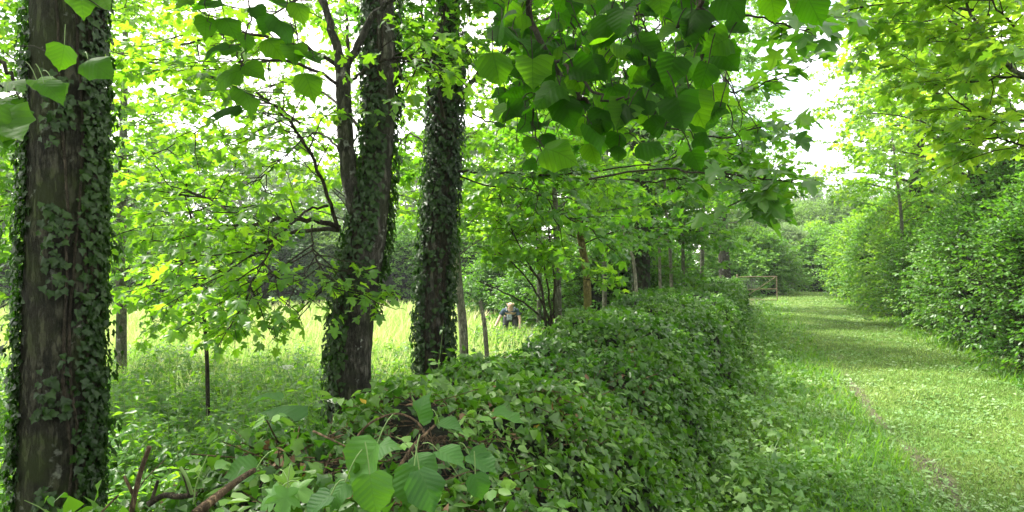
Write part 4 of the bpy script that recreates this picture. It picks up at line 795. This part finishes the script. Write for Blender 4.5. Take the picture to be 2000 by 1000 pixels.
lv = LV(); leaves_on(lv, C, 2, .12, .3, droop=.5, flat=.35); foliage(SY, lv.arr(), M_maple_dark, 'maple', 'maple', 250)
# --- high branch with big leaves top right
SR = root('overhanging_sycamore_branch', PX(2050, 200, 5.0), 'large bright sycamore branch with a thick bare limb in the top right corner', 'branch')
sb = [[(2100, 210, 5), (2000, 150, 5), (1950, 105, 5), (1915, 55, 5), (1880, -10, 5), (1850, -80, 5)], [(2080, 170, 5), (2000, 150, 5.1), (1960, 152, 5.2), (1900, 160, 5.3), (1800, 170, 5.6)], [(2100, 260, 5), (2000, 235, 5.2), (1920, 230, 5.5), (1850, 180, 5.8), (1820, 140, 6)], [(1960, 110, 5), (1900, 60, 5.4), (1820, 40, 5.8), (1740, 60, 6.2), (1680, 100, 6.4)], [(1900, 20, 5), (1830, 10, 5.4), (1760, 5, 5.6), (1650, 20, 5.8)], [(2050, 90, 5), (2000, 60, 4.8), (1950, 20, 4.8), (1930, -30, 4.8)], [(2100, 300, 5.2), (2020, 290, 5.4), (1940, 270, 5.7), (1860, 280, 6.0)]]
SB = np.array([branch(SR, [PX(*p) for p in q], .022 if i == 0 else .011, .004, B_grey if i == 0 else B_twig, 20) for i, q in enumerate(sb)])
C = children(SB, 11, .8, .15, 1, 4, droop=.10); C2 = children(C, 3, .3, .3, 1, 4); mb = MB(); tubes(mb, C, .005, .002, 4); tubes(mb, C2, .002, .001, 3); part('twigs', mb, B_twig, SR, True)
lv = LV(); leaves_on(lv, C, 3, .115, .2, droop=.3, flat=.3); leaves_on(lv, C2, 2, .105, .3, droop=.3, flat=.3); foliage(SR, lv.arr(), M_weed3, 'maple', 'maple', 300)

# --- right side trees above the bushes
auto_tree('maple_tree', 'dark-trunked maple rising out of the bushes right of the path gap', tp([(1782, 620, 20.5), (1784, 500, 20.5), (1788, 400, 20.5), (1792, 250, 20.5), (1790, 50, 20.5), (1795, -120, 20.5)]), [.26, .22, .2, .17, .12, .05], B_old, M_weed3, .15, 44, 3.9, .40, 9, 1.3, 4, .5, 2, lift=.2, group='trees right of the path')
auto_tree('maple_tree', 'spreading maple behind the bushes at the right edge of the view', tp([(1960, 700, 13), (1940, 450, 13), (1900, 320, 13), (1890, 100, 13), (1900, -100, 13)]), [.15, .12, .10, .07, .03], B_old, M_weed3, .13, 40, 3.2, .42, 8, 1.2, 4, .45, 2, lift=.25, group='trees right of the path')
auto_tree('maple_sapling', 'slim bare-stemmed sapling between the shrubs below the dark-trunked maple', tp([(1765, 640, 18.5), (1763, 520, 18.5), (1760, 420, 18.5), (1745, 280, 18.5), (1740, 150, 18.5)]), [.06, .05, .045, .03, .015], B_grey, M_maple, .13, 22, 2.0, .45, 7, .8, 3, .35, 2, group='trees right of the path')

# unseen trees added behind the viewpoint to block sky light from there
auto_tree('maple_tree', 'unseen maple added behind the viewpoint on the meadow side to block sky light', [(-3.2, -3.4, -.5), (-3.2, -3.4, 2), (-3.1, -3.3, 5), (-3, -3.2, 9)], [.22, .18, .14, .05], B_old, M_maple_dark, .15, 30, 4.4, .12, 8, 1.3, 4, .5, 2, 'diamond', 'diamond', lift=.3, group='unseen trees added behind the viewpoint')
auto_tree('maple_tree', 'unseen maple added behind the viewpoint across the path to block sky light', [(5.4, -3.8, -.1), (5.4, -3.8, 2), (5.3, -3.7, 5), (5.3, -3.6, 9)], [.22, .18, .14, .05], B_old, M_maple_dark, .15, 26, 3.6, .12, 8, 1.2, 4, .5, 2, 'diamond', 'diamond', lift=.3, group='unseen trees added behind the viewpoint')
# ------------------------------------------------------------------ bushes
def bush(name, label, c, rx, ry, h, nsh, nl, size, mat, kind='small', nparts=0, cat='bush', group=None, seed=0, low=0.0, core=True):
    x0, y0 = c; b = np.array([x0, y0, float(ground_z(x0, y0)) - .03]); o = root(name, b, label, cat, group)
    az = U(0, 2 * np.pi, nsh); zt = U(0.0, 1, nsh) ** .9; lump = 1 + .16 * np.sin(az * 3 + seed + zt * 3) + .16 * np.sin(az * 8 + zt * 9 + seed * 2) + .11 * np.sin(zt * 19 + az * 6)
    rad = lump * U(.84, 1.06, nsh) + (rng.random(nsh) < .10) * U(0, .22, nsh); top = rng.random(nsh) < .28
    hr = np.where(top, np.sqrt(rng.random(nsh)) * .9, 1.0); prof = lambda z: (1 - np.clip(z, 0, 1) ** 2.6) ** .5 * (.84 + .16 * np.sin(np.clip(z * 3, 0, 1.57)))
    zt = np.where(top, (1 - hr ** 2) ** .4 * .98, zt); hr = np.where(top, hr, prof(zt))
    e = b + np.stack([np.cos(az) * rx * hr * rad, np.sin(az) * ry * hr * rad, zt * h * (1 + .06 * np.sin(az * 5 + seed)) + (rng.random(nsh) < .08) * U(0, .12, nsh) * h + .05], -1); ctr = b
    s_ = b + (e - b) * np.array([.45, .45, .5]) * U(.5, 1.0, (nsh, 1)); s = np.linspace(0, 1, 4)
    B = s_[:, None] + (e - s_)[:, None] * s[None, :, None]; B[..., 2] += (np.sin(s * np.pi) * .08 * h)[None]
    mb = MB(); tubes(mb, B, .006, .002, 3)
    nst = 9; a = U(0, 6.28, nst); q = b + np.stack([np.cos(a) * rx * .5, np.sin(a) * ry * .5, U(.5, .8, nst) * h], -1)
    for k in range(nst): tube(mb, smooth_poly([b + rng.normal(0, .1, 3) * [1, 1, 0], (b + q[k]) / 2 + rng.normal(0, .08, 3), q[k]], 7), np.linspace(.03, .01, 7), 5)
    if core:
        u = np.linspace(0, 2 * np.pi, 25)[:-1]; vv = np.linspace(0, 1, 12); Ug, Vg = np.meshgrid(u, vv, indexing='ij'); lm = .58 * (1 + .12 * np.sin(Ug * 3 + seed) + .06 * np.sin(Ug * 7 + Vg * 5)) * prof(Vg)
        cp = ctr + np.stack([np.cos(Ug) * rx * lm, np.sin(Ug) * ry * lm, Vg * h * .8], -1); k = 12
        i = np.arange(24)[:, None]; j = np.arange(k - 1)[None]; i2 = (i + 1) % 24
        m2 = MB(); m2.add(cp, np.stack([i * k + j, i2 * k + j, i2 * k + j + 1, i * k + j + 1], -1).reshape(-1, 4)); part('shade_core', m2, M_core, o)  # dark inner shell, shade between the stems put into its colour
    lv = LV(); leaves_on(lv, B, nl, size, .3, pair=True, droop=.3, flat=.6, pet=.3); C = children(B, 2, .22 * h / 3 + .08, .45, 1, 4, lift=.2, jit=.4); tubes(mb, C, .003, .0015, 3); leaves_on(lv, C, 3, size, .2, droop=.3, flat=.6, pet=.3)
    part('stems', mb, B_twig, o, True)
    arr = lv.arr(); kp = arr[0][:, 2] > b[2] + .03; arr = [q_[kp] for q_ in arr]
    foliage(o, arr, mat, kind, None if kind != 'ivy' else 'ivy_mid', nparts)
    return o
G = 'bushes along the right side of the path'
def rx_(y): return 3.75 + 0.385 * y
for (y_, off, r_, h_, n_, sz, mt, kd, npt, lb_) in [
  (7.2, 1.2, 1.5, 2.6, 1300, .06, M_bush, 'small', 0, 'dark glossy bush just beyond the right edge of the view'),
  (9.8, .9, 1.6, 3.3, 1800, .066, M_bush, 'small', 300, 'nearest dark green glossy bush at the right edge beside the path'),
  (12.2, .8, 1.7, 3.7, 1700, .072, M_bush, 'small', 150, 'rounded green bush just behind the nearest dark bush on the right'),
  (14.6, .9, 1.5, 2.7, 1300, .08, M_weed, 'small', 0, 'low pale bush with brownish twigs, third from the right edge'),
  (17.2, 1.0, 1.7, 3.0, 1500, .075, M_bush, 'small', 0, 'dark bush under the dark-trunked maple'),
  (20.5, .8, 1.8, 3.9, 1500, .085, M_young, 'maple_mid', 0, 'tall bright bush with yellowish leaves under the dark-trunked maple'),
  (24.5, .9, 2.0, 4.3, 1500, .095, M_weed2, 'maple_mid', 0, 'tall rounded bush halfway along the right side of the path'),
  (29.0, .8, 2.2, 4.3, 1500, .11, M_young, 'small', 0, 'bright yellow-green bush narrowing the far part of the path'),
  (34.0, .3, 2.3, 4.2, 1400, .12, M_weed2, 'small', 0, 'green bush at the far bend of the path')]:
    bush('bush', lb_, (rx_(y_) + off * .3 + r_ * .62 - .2, y_), r_, r_ * 1.15, h_, n_, 4, sz, mt, kd, npt, group=G, seed=y_)
# second row behind, to fill the view to the right edge
bush('bush', 'broad shadowed bush behind the nearest bushes, reaching the right edge', (12.6, 13.5), 2.6, 2.2, 4.1, 1700, 4, .075, M_bush, 'small', group=G, seed=2)
bush('bush', 'tall green bush in the second row behind the low pale bush', (14.2, 18), 2.6, 2.4, 4.2, 1600, 4, .09, M_bush, 'small', group=G, seed=5)
bush('bush', 'second-row bush right of the tall bright bush', (17.5, 24), 3, 2.6, 4.6, 1500, 4, .11, M_far, 'small', group=G, seed=6)
# at the end of the path
G2 = 'shrubs closing the far end of the path'
for (px_, d_, r_, h_, n_, sz, mt, lb_) in [(1465, 38, 2.7, 3.7, 1500, .15, M_weed2, 'rounded bright hazel behind the gate'), (1425, 36, 2.2, 3.3, 1200, .13, M_weed2, 'leafy bush behind the far tree trunk, left of the gate'), (1535, 44, 2.6, 4.2, 1500, .14, M_pale, 'pale greyish haze-tinted bush right behind the gate'), (1590, 46, 2.4, 4.4, 1400, .15, M_young, 'yellow-green bush in the middle of the far path gap'),
   (1625, 42, 2.3, 4.0, 1300, .14, M_weed2, 'green bush on the right of the far path gap'), (1500, 52, 4.0, 6.4, 2000, .2, M_far, 'taller dull green bush behind the pale haze-tinted bush'), (1570, 58, 4.2, 6.6, 2000, .2, M_far, 'tall rounded tree-like bush behind the yellow-green bush'), (1650, 55, 4.2, 7.2, 2000, .2, M_far, 'tall bush behind the right-hand bushes of the far gap')]:
    bush('bush', lb_, ((px_ - 1000) / F * d_, d_), r_, r_, h_, n_, 4, sz, mt, 'small', group=G2, seed=px_)
# dark bushes along the far edge of the meadow
G3 = 'bushes along the far edge of the meadow'
for (px_, d_, r_, h_, mt, lb_) in [(545, 34, 3.2, 4.4, M_dark, 'dark bush at the meadow edge left of the forked tree'), (625, 35, 2.8, 4.6, M_far, 'dull green bush at the meadow edge partly behind the forked tree'), (455, 36, 2.8, 3.8, M_pale, 'pale bush at the meadow edge behind the sapling'), (300, 33, 3.4, 4.3, M_weed2, 'wide bush at the meadow edge right of the meadow tree'), (160, 33, 3.0, 4.2, M_weed2, 'bright bush at the meadow edge behind the near left trunk'), (20, 32, 3.0, 4.4, M_weed2, 'bush at the meadow edge left of the near left trunk'),
   (775, 36, 3.2, 4.6, M_weed2, 'green bush between forked tree and second ivy-clad trunk'), (930, 34, 2.8, 4.2, M_weed2, 'fresh green bush behind the pale trunk'), (1000, 27, 2.2, 2.8, M_bush, 'green thicket directly behind the bending person'), (1075, 22, 2.0, 2.4, M_bush, 'green bush right of the bending person'), (1150, 20, 2.2, 2.7, M_bush, 'leafy bush behind the mossy trunk'), (1215, 18, 2.0, 2.8, M_bush, 'leafy shrub left of the dark ivy-covered trunk'), (1280, 20, 1.6, 2.7, M_bush, 'green shrub behind the thin pale stems'), (1305, 29, 1.7, 3.0, M_bush, 'green shrub left of the far tree trunk')]:
    bush('bush', lb_, ((px_ - 1000) / F * d_, d_), r_, r_ * .8, h_, 1100, 4, .0042 * d_ if d_ > 25 else .095, mt, 'small', group=G3, seed=px_)

# ------------------------------------------------------------------ far trees
def far_tree(name, label, px_, d_, rad, h, mat, n=8500, size=.32, group='pale trees beyond the meadow', t0=.07):
    x0 = (px_ - 1000) / F * d_; z0 = float(ground_z(x0, d_)) - .05; b = np.array([x0, d_, z0]); o = root(name, b, label, 'tree', group)
    mb = MB(); P_ = smooth_poly([b, b + [rng.normal(0, .2), 0, h * .5], b + [rng.normal(0, .4), 0, h * .97]], 20); tube(mb, P_, np.linspace(.28, .03, 20), 10, .06); part('trunk', mb, B_pale, o)
    k = 46; t = U(t0, 1, k); p, _ = ev(P_[None], np.zeros(k, int), t); az = np.arange(k) * 2.4; ln = rad * np.sin(np.clip(1.12 - t, .12, 1) * 1.9) * U(.6, 1.15, k)
    dr = nrm(np.stack([np.cos(az), np.sin(az), U(.1, .9, k)], -1)); s = np.linspace(0, 1, 5); B = p[:, None] + dr[:, None] * (ln[:, None, None] * s[None, :, None]); C = children(B, 9, rad * .42, .2, 1, 4)
    mb = MB(); tubes(mb, B, .06, .015, 4); tubes(mb, C, .02, .006, 3); part('limbs', mb, B_pale, o, True)
    lv = LV(); leaves_on(lv, C, max(1, int(n / len(C) / 2)), size, .1, flat=.8, pet=1.2, jit=.5); bake('crown', mat, o, 'diamond', lv.arr()); return o
FT = [(-60, 42, 4.5, 11, M_pale, 'pale tree beyond the meadow outside the left edge'), (90, 46, 5, 12, M_pale, 'pale tree hidden behind the near left trunk beyond the meadow'), (230, 50, 5, 10.5, M_far, 'dull green tree beyond the meadow behind the meadow-side maples'), (350, 55, 5, 12.5, M_pale, 'pale haze-tinted tree beyond the meadow above the thin sapling'), (470, 58, 5.5, 11.5, M_pale, 'hazy pale tree beyond the meadow left of the forked tree'),
      (580, 52, 4.8, 9.5, M_pale, 'lower pale tree beyond the meadow just left of the forked tree'), (690, 56, 5, 11, M_far, 'green tree directly behind the forked tree beyond the meadow'), (800, 50, 4.5, 9.0, M_pale, 'pale tree seen between the two middle ivy trunks'), (920, 46, 4.5, 11, M_far, 'green tree beyond the meadow behind the pale slender trunk'), (1060, 42, 4.5, 11.5, M_far, 'tall green tree behind the sapling grove'), (1200, 40, 4.5, 12.5, M_far, 'tall tree behind the dark ivy-covered trunk'), (1330, 42, 4.5, 12.0, M_far, 'tall tree behind the thin stems of the grove')]
for (px_, d_, r_, h_, mt, lb_) in FT: far_tree('background_tree', lb_, px_, d_, r_, h_, mt)
for (px_, d_, r_, h_, mt, lb_) in [(1440, 62, 5, 9.0, M_far, 'tree at the left of the far skyline above the gate'), (1515, 70, 5, 9.5, M_far, 'rounded tree on the far skyline left of the conifer'), (1560, 76, 5, 9.6, M_pale, 'pale tree on the far skyline below the conifer'), (1630, 74, 5, 9.2, M_far, 'tree on the far skyline right of the conifer'), (1700, 66, 5, 8.6, M_far, 'tree on the far skyline behind the right-hand bushes'), (1790, 60, 5, 9, M_far, 'tree far behind the dark-trunked maple'), (1900, 50, 5, 9, M_far, 'tree far behind the spreading right-hand maple'), (2010, 45, 5, 9, M_far, 'far tree behind the right edge')]:
    far_tree('background_tree', lb_, px_, d_, r_, h_, mt, group='trees on the far skyline', n=3200)
def conifer(label, px_, d_, h):
    x0 = (px_ - 1000) / F * d_; b = np.array([x0, d_, float(ground_z(x0, d_)) - .05]); o = root('conifer', b, label, 'tree')
    mb = MB(); tube(mb, smooth_poly([b, b + UP * h], 12), np.linspace(.25, .02, 12), 8); part('trunk', mb, B_old, o); k = 210; t = U(.12, .99, k); az = U(0, 6.28, k); ln = (1 - t) * h * .26 + .15
    s = np.linspace(0, 1, 4); B = (b + UP * (t * h)[:, None])[:, None] + np.stack([np.cos(az), np.sin(az), np.full(k, -.18)], -1)[:, None] * (ln[:, None, None] * s[None, :, None]); lv = LV(); leaves_on(lv, B, 9, .32, .1, flat=.4, pet=.1, jit=.3)
    mb = MB(); tubes(mb, B, .03, .01, 3); part('limbs', mb, B_old, o, True); bake('needles', M_fir, o, 'diamond', lv.arr())
conifer('dark conifer poking above the far skyline in the path gap', 1592, 84, 12.2)
conifer('smaller conifer just left of the taller one on the far skyline', 1556, 88, 10.6)

# ------------------------------------------------------------------ air
mh, th = newmat('air'); oh = node(th, 'ShaderNodeOutputMaterial'); pv = node(th, 'ShaderNodeVolumePrincipled'); pv.inputs['Density'].default_value = 0.0007; pv.inputs['Color'].default_value = (.9, .95, 1, 1); pv.inputs['Anisotropy'].default_value = .3; th.links.new(pv.outputs[0], oh.inputs['Volume'])
mb = MB(); box(mb, (10, 45, 6.5), (180, 130, 18)); tag(part('haze', mb, mh, None, smooth=False), 'thin pale summer air over the meadow and path', 'haze', kind='stuff')
# ------------------------------------------------------------------ gate
GD = 30.0
M_wood = bark_mat('weathered_wood', (.34, .27, .18), (.58, .48, .34), moss=(.25, .24, .12), moss_amt=.3, scale=3); M_wire = plain('wire', (.16, .17, .15), .5, .2, 12, .6)
gb = PX(1478, 589, GD); gz = float(ground_z(gb[0], gb[1])); gate = root('field_gate', (gb[0], gb[1], gz), 'rusty brown field gate standing open at the far end of the hedge', 'gate')
gx0, gx1 = PX(1440, 0, GD)[0], PX(1517, 0, GD)[0]; zt, zm, zb_ = PX(0, 541, GD)[2], PX(0, 565, GD)[2], max(gz + .06, PX(0, 588, GD)[2])
for nm, a, b_, rr_ in (('top_rail', (gx0, GD, zt), (gx1, GD, zt + .02), .03), ('middle_rail', (gx0, GD, zm - .03), (gx1, GD, zm + .02), .025), ('bottom_rail', (gx0, GD, zb_), (gx1, GD, zb_), .025), ('end_post', (gx1 + .03, GD + .01, gz - .02), (gx1, GD + .01, zt + .05), .035), ('hinge_post', (gx0, GD + .01, gz - .02), (gx0, GD + .01, zt + .12), .05), ('diagonal_brace', (gx0 + .15, GD - .05, zb_ + .02), (gx1 - .1, GD - .05, zt - .02), .022)):
    mb = MB(); tube(mb, smooth_poly([a, b_], 6), rr_ * .7, 8, .06); part(nm, mb, M_wood, gate)
mb = MB()
for k in range(7): tube(mb, [(gx0, GD + .045, zm + .05 + k * .07), (gx0 + 1.0, GD + .045, zm + .05 + k * .07)], .006, 4)
for k in range(6): tube(mb, [(gx0 + .15 * k + .05, GD + .052, zm), (gx0 + .15 * k + .05, GD + .052, zt)], .006, 4)
part('wire_mesh', mb, M_wire, gate)

# ------------------------------------------------------------------ people
M_skin = plain('skin', (.62, .40, .32), .5, .06, 20); M_shirt = plain('navy_cotton', (.035, .06, .10), .85, .5, 22); M_bib = plain('pale_cloth', (.24, .28, .31), .85, .6, 26); M_trous = plain('dark_trousers', (.05, .05, .06), .85); M_hair = plain('grey_hair', (.3, .28, .26), .8); M_ginger = plain('ginger_hair', (.25, .08, .03), .8); M_eye = plain('eye', (.03, .02, .02), .3)
def skinned(name, chain, edges, mat, parent, sub=2, rootv=0):
    me = bpy.data.meshes.new(name); me.from_pydata([tuple(c[:3]) for c in chain], edges, []); o = link(name, me, parent); me.materials.append(mat)
    md = o.modifiers.new('skin', 'SKIN'); md.use_smooth_shade = True
    for i, c in enumerate(chain):
        sv = me.skin_vertices[0].data[i]; r_ = c[3]; sv.radius = (r_, r_) if not isinstance(r_, tuple) else r_; sv.use_root = i == rootv
    s_ = o.modifiers.new('subsurf', 'SUBSURF'); s_.levels = sub; s_.render_levels = sub; return o
def ball(mb, c, r, n=14, k=10):
    u = np.linspace(0, 2 * np.pi, n, endpoint=False); v = np.linspace(-np.pi / 2, np.pi / 2, k); Ug, Vg = np.meshgrid(u, v, indexing='ij'); r = np.asarray(r, float) * np.ones(3)
    p = np.asarray(c) + np.stack([np.cos(Ug) * np.cos(Vg) * r[0], np.sin(Ug) * np.cos(Vg) * r[1], np.sin(Vg) * r[2]], -1); i = np.arange(n)[:, None]; j = np.arange(k - 1)[None]; i2 = (i + 1) % n
    return mb.add(p, np.stack([i * k + j, i2 * k + j, i2 * k + j + 1, i * k + j + 1], -1).reshape(-1, 4))
def person(label, px_, d_, headz, top_mat, hair_mat, bald=True, bib=True, sc_=1.0):
    x0 = (px_ - 1000) / F * d_; z0 = float(ground_z(x0, d_)); o = root('person', (x0, d_, z0), label, 'person'); hz_ = headz - z0
    # bending forward towards the camera (-y): hips back, head forward
    H = np.array([0, -.30, hz_ - .12]); pel = np.array([0, .12, hz_ * .60]); ch = np.array([0, -.15, hz_ - .40]); nk = np.array([0, -.24, hz_ - .26])
    V = [(*pel, (.17, .13)), (0, .0, (pel[2] + ch[2]) / 2 + .03, (.155, .12)), (*ch, (.18, .12)), (*nk, (.065, .065)), (H[0], H[1], H[2] - .05, (.085, .09)), (H[0], H[1] - .01, H[2] + .05, (.09, .1)),
         (-.2, -.16, ch[2] + .08, .065), (-.33, -.2, ch[2] - .14, .045), (-.43, -.32, ch[2] - .34, .033), (-.46, -.38, ch[2] - .42, (.035, .02)),
         (.2, -.16, ch[2] + .08, .065), (.28, -.2, ch[2] - .16, .045), (.27, -.32, ch[2] - .38, .033), (.26, -.37, ch[2] - .46, (.035, .02)),
         (-.12, .08, pel[2] - .12, .095), (-.15, .0, pel[2] * .5, .065), (-.15, .06, .08, .045), (-.16, -.08, .035, (.045, .03)), (.12, .08, pel[2] - .12, .095), (.15, .0, pel[2] * .5, .065), (.15, .06, .08, .045), (.16, -.08, .035, (.045, .03))]
    E = [(0, 1), (1, 2), (2, 3), (3, 4), (4, 5), (2, 6), (6, 7), (7, 8), (8, 9), (2, 10), (10, 11), (11, 12), (12, 13), (0, 14), (14, 15), (15, 16), (16, 17), (0, 18), (18, 19), (19, 20), (20, 21)]
    skinned('body', V, E, M_skin, o)
    V2 = [(*pel, (.185, .145)), (0, .0, (pel[2] + ch[2]) / 2 + .03, (.17, .135)), (*ch, (.20, .14)), (0, nk[1] + .03, nk[2] - .04, (.09, .085)), (-.2, -.16, ch[2] + .08, .085), (-.29, -.185, ch[2] - .06, .068), (.2, -.16, ch[2] + .08, .085), (.26, -.185, ch[2] - .07, .068)]
    skinned('t_shirt', V2, [(0, 1), (1, 2), (2, 3), (2, 4), (4, 5), (2, 6), (6, 7)], top_mat, o)
    V3 = [(pel[0], pel[1], pel[2], (.19, .155)), (-.12, .08, pel[2] - .12, .115), (-.15, .0, pel[2] * .5, .085), (-.15, .06, .12, .07), (.12, .08, pel[2] - .12, .115), (.15, .0, pel[2] * .5, .085), (.15, .06, .12, .07)]
    skinned('trousers', V3, [(0, 1), (1, 2), (2, 3), (0, 4), (4, 5), (5, 6)], M_trous, o)
    off = np.array([x0, d_, z0])
    for sx in (-1, 1):
        mb = MB(); ball(mb, H + off + [sx * .095, .01, 0], (.015, .025, .035), 8, 6); part('ear', mb, M_skin, o)
        mb = MB(); ball(mb, H + off + [sx * .035, -.088, .0], (.013, .01, .009), 8, 6); part('eye', mb, M_eye, o)
        hb_ = np.array([-.46 if sx < 0 else .26, -.375, ch[2] - (.42 if sx < 0 else .46)]) + off
        for q in range(4):
            f0 = hb_ + [(q - 1.5) * .018, 0, -.03]; mb = MB(); tube(mb, smooth_poly([f0, f0 + [0, -.015, -.04], f0 + [0, .005, -.075 + .008 * abs(q - 1.5)]], 5), [.010, .009, .008, .008, .006], 6); part('finger', mb, M_skin, o)
        f0 = hb_ + [-sx * .035, 0, .0]; mb = MB(); tube(mb, smooth_poly([f0, f0 + [-sx * .02, -.02, -.03], f0 + [-sx * .015, -.02, -.055]], 5), [.012, .011, .01, .009, .007], 6); part('thumb', mb, M_skin, o)
    mb = MB(); ball(mb, H + off + [0, -.108, -.025], (.015, .022, .024), 8, 6); part('nose', mb, M_skin, o)
    mb = MB(); ball(mb, H + off + [0, -.088, -.065], (.028, .012, .008), 8, 6); part('mouth', mb, plain('lips', (.4, .17, .14), .5), o)
    mb = MB()
    if bald: ball(mb, H + off + [0, .05, -.045], (.098, .07, .035), 16, 8)
    else: ball(mb, H + off + [0, .02, .05], (.115, .115, .11), 16, 10)
    part('hair', mb, hair_mat, o)
    if bib:
        mb = MB(); box(mb, off + [-.03, -.29, ch[2] - .10], (.15, .03, .17)); ob = part('bib', mb, M_bib, o); bv = ob.modifiers.new('bevel', 'BEVEL'); bv.width = .012; bv.segments = 3
        for sx in (-1, 1): mb = MB(); tube(mb, smooth_poly([off + [sx * .1, -.3, ch[2] + .09], off + [sx * .13, -.22, ch[2] + .18], off + [sx * .12, -.06, ch[2] + .17]], 8), .016, 6); part('strap', mb, M_bib, o)
    return o
person('bald person in a dark patterned t-shirt bending over the tall meadow growth', 997, 19.5, PX(0, 585, 19.5)[2], M_shirt, M_hair)
person('distant person with reddish hair almost hidden in the grass beside the meadow bushes', 318, 30.5, PX(0, 607, 30.5)[2], M_bib, M_ginger, False, False)

n = 260; yq = U(15.5, 18.8, n); xq = (997 + U(-75, 75, n) - 1000) / F * yq; Bq, lvq = herbs(xq, yq, U(.3, .55, n), 6, .12); mb = MB(); tubes(mb, Bq, .006, .003, 3)
tag(part('nettle_stems', mb, M_stem, None), 'stems of the tall nettle patch around the bending person', 'nettles', kind='stuff')
bake('nettle_patch', M_herb, None, 'lance', lvq.arr()); tag(bpy.data.objects['nettle_patch'], 'tall green nettle patch hiding the bending person from the waist down', 'nettles')
# ------------------------------------------------------------------ single weeds standing clear of the undergrowth
def weed(label, px_, pyt, d_, nn=7, size=.09, flower=False, kind='lance'):
    x0 = (px_ - 1000) / F * d_; z0 = float(ground_z(x0, d_)); zt_ = PX(0, pyt, d_)[2]; o = root('wild_plant', (x0, d_, z0), label, 'plant', 'tall weeds standing above the undergrowth')
    B, lv = herbs(np.array([x0]), np.array([d_]), np.array([zt_ - z0]), nn, size, 6); mb = MB(); tubes(mb, B, .004, .0018, 5); part('stem', mb, M_stem, o); leaf_parts('leaf', M_herb, o, kind, lv.arr())
    if flower:
        tip = B[0, -1]
        for k in range(16):
            a, r_ = k * 2.4, .008 + .0035 * k ** .9; e = tip + [math.cos(a) * r_, math.sin(a) * r_, .03 - r_ * .2]; mb = MB(); tube(mb, [tip, e], .0008, 4, cap=False); ball(mb, e, (.006, .006, .004), 6, 4); part('floret', mb, M_white, o)
for a in [('tall weed with dark seed head right of the near left trunk', 330, 700, 5.2), ('tall slim weed left of the thin sapling', 365, 705, 5.8), ('leafy weed standing against the bright meadow right of the thin sapling', 470, 690, 5.4), ('weed touching the left side of the forked trunk', 600, 690, 4.9), ('weed standing midway between forked tree and second ivy trunk', 740, 672, 5.2), ('weed with drooping leaves right of the forked tree', 765, 690, 5.5), ('weed left of the second ivy trunk base', 795, 680, 5.3), ('tall weed in front of the pale slender trunk', 930, 700, 6.4)]: weed(*a)
weed('white-flowered umbel left of the forked trunk base', 660, 745, 4.1, 5, .07, True); weed('white-flowered umbel against the forked trunk base', 678, 758, 4.0, 5, .07, True)
weed('single young weed with narrow whorled leaves in front of the near left trunk', 97, 850, 2.7, 7, .08); weed('small nettle-like weed at the foot of the near left trunk', 55, 905, 2.3, 4, .08)
print('objects', len(bpy.data.objects), 'tris', sum(len(o.data.loops) - 2 * len(o.data.polygons) for o in bpy.data.objects if o.type == 'MESH' and o.data.users >= 1 and len(o.data.polygons) > 50))
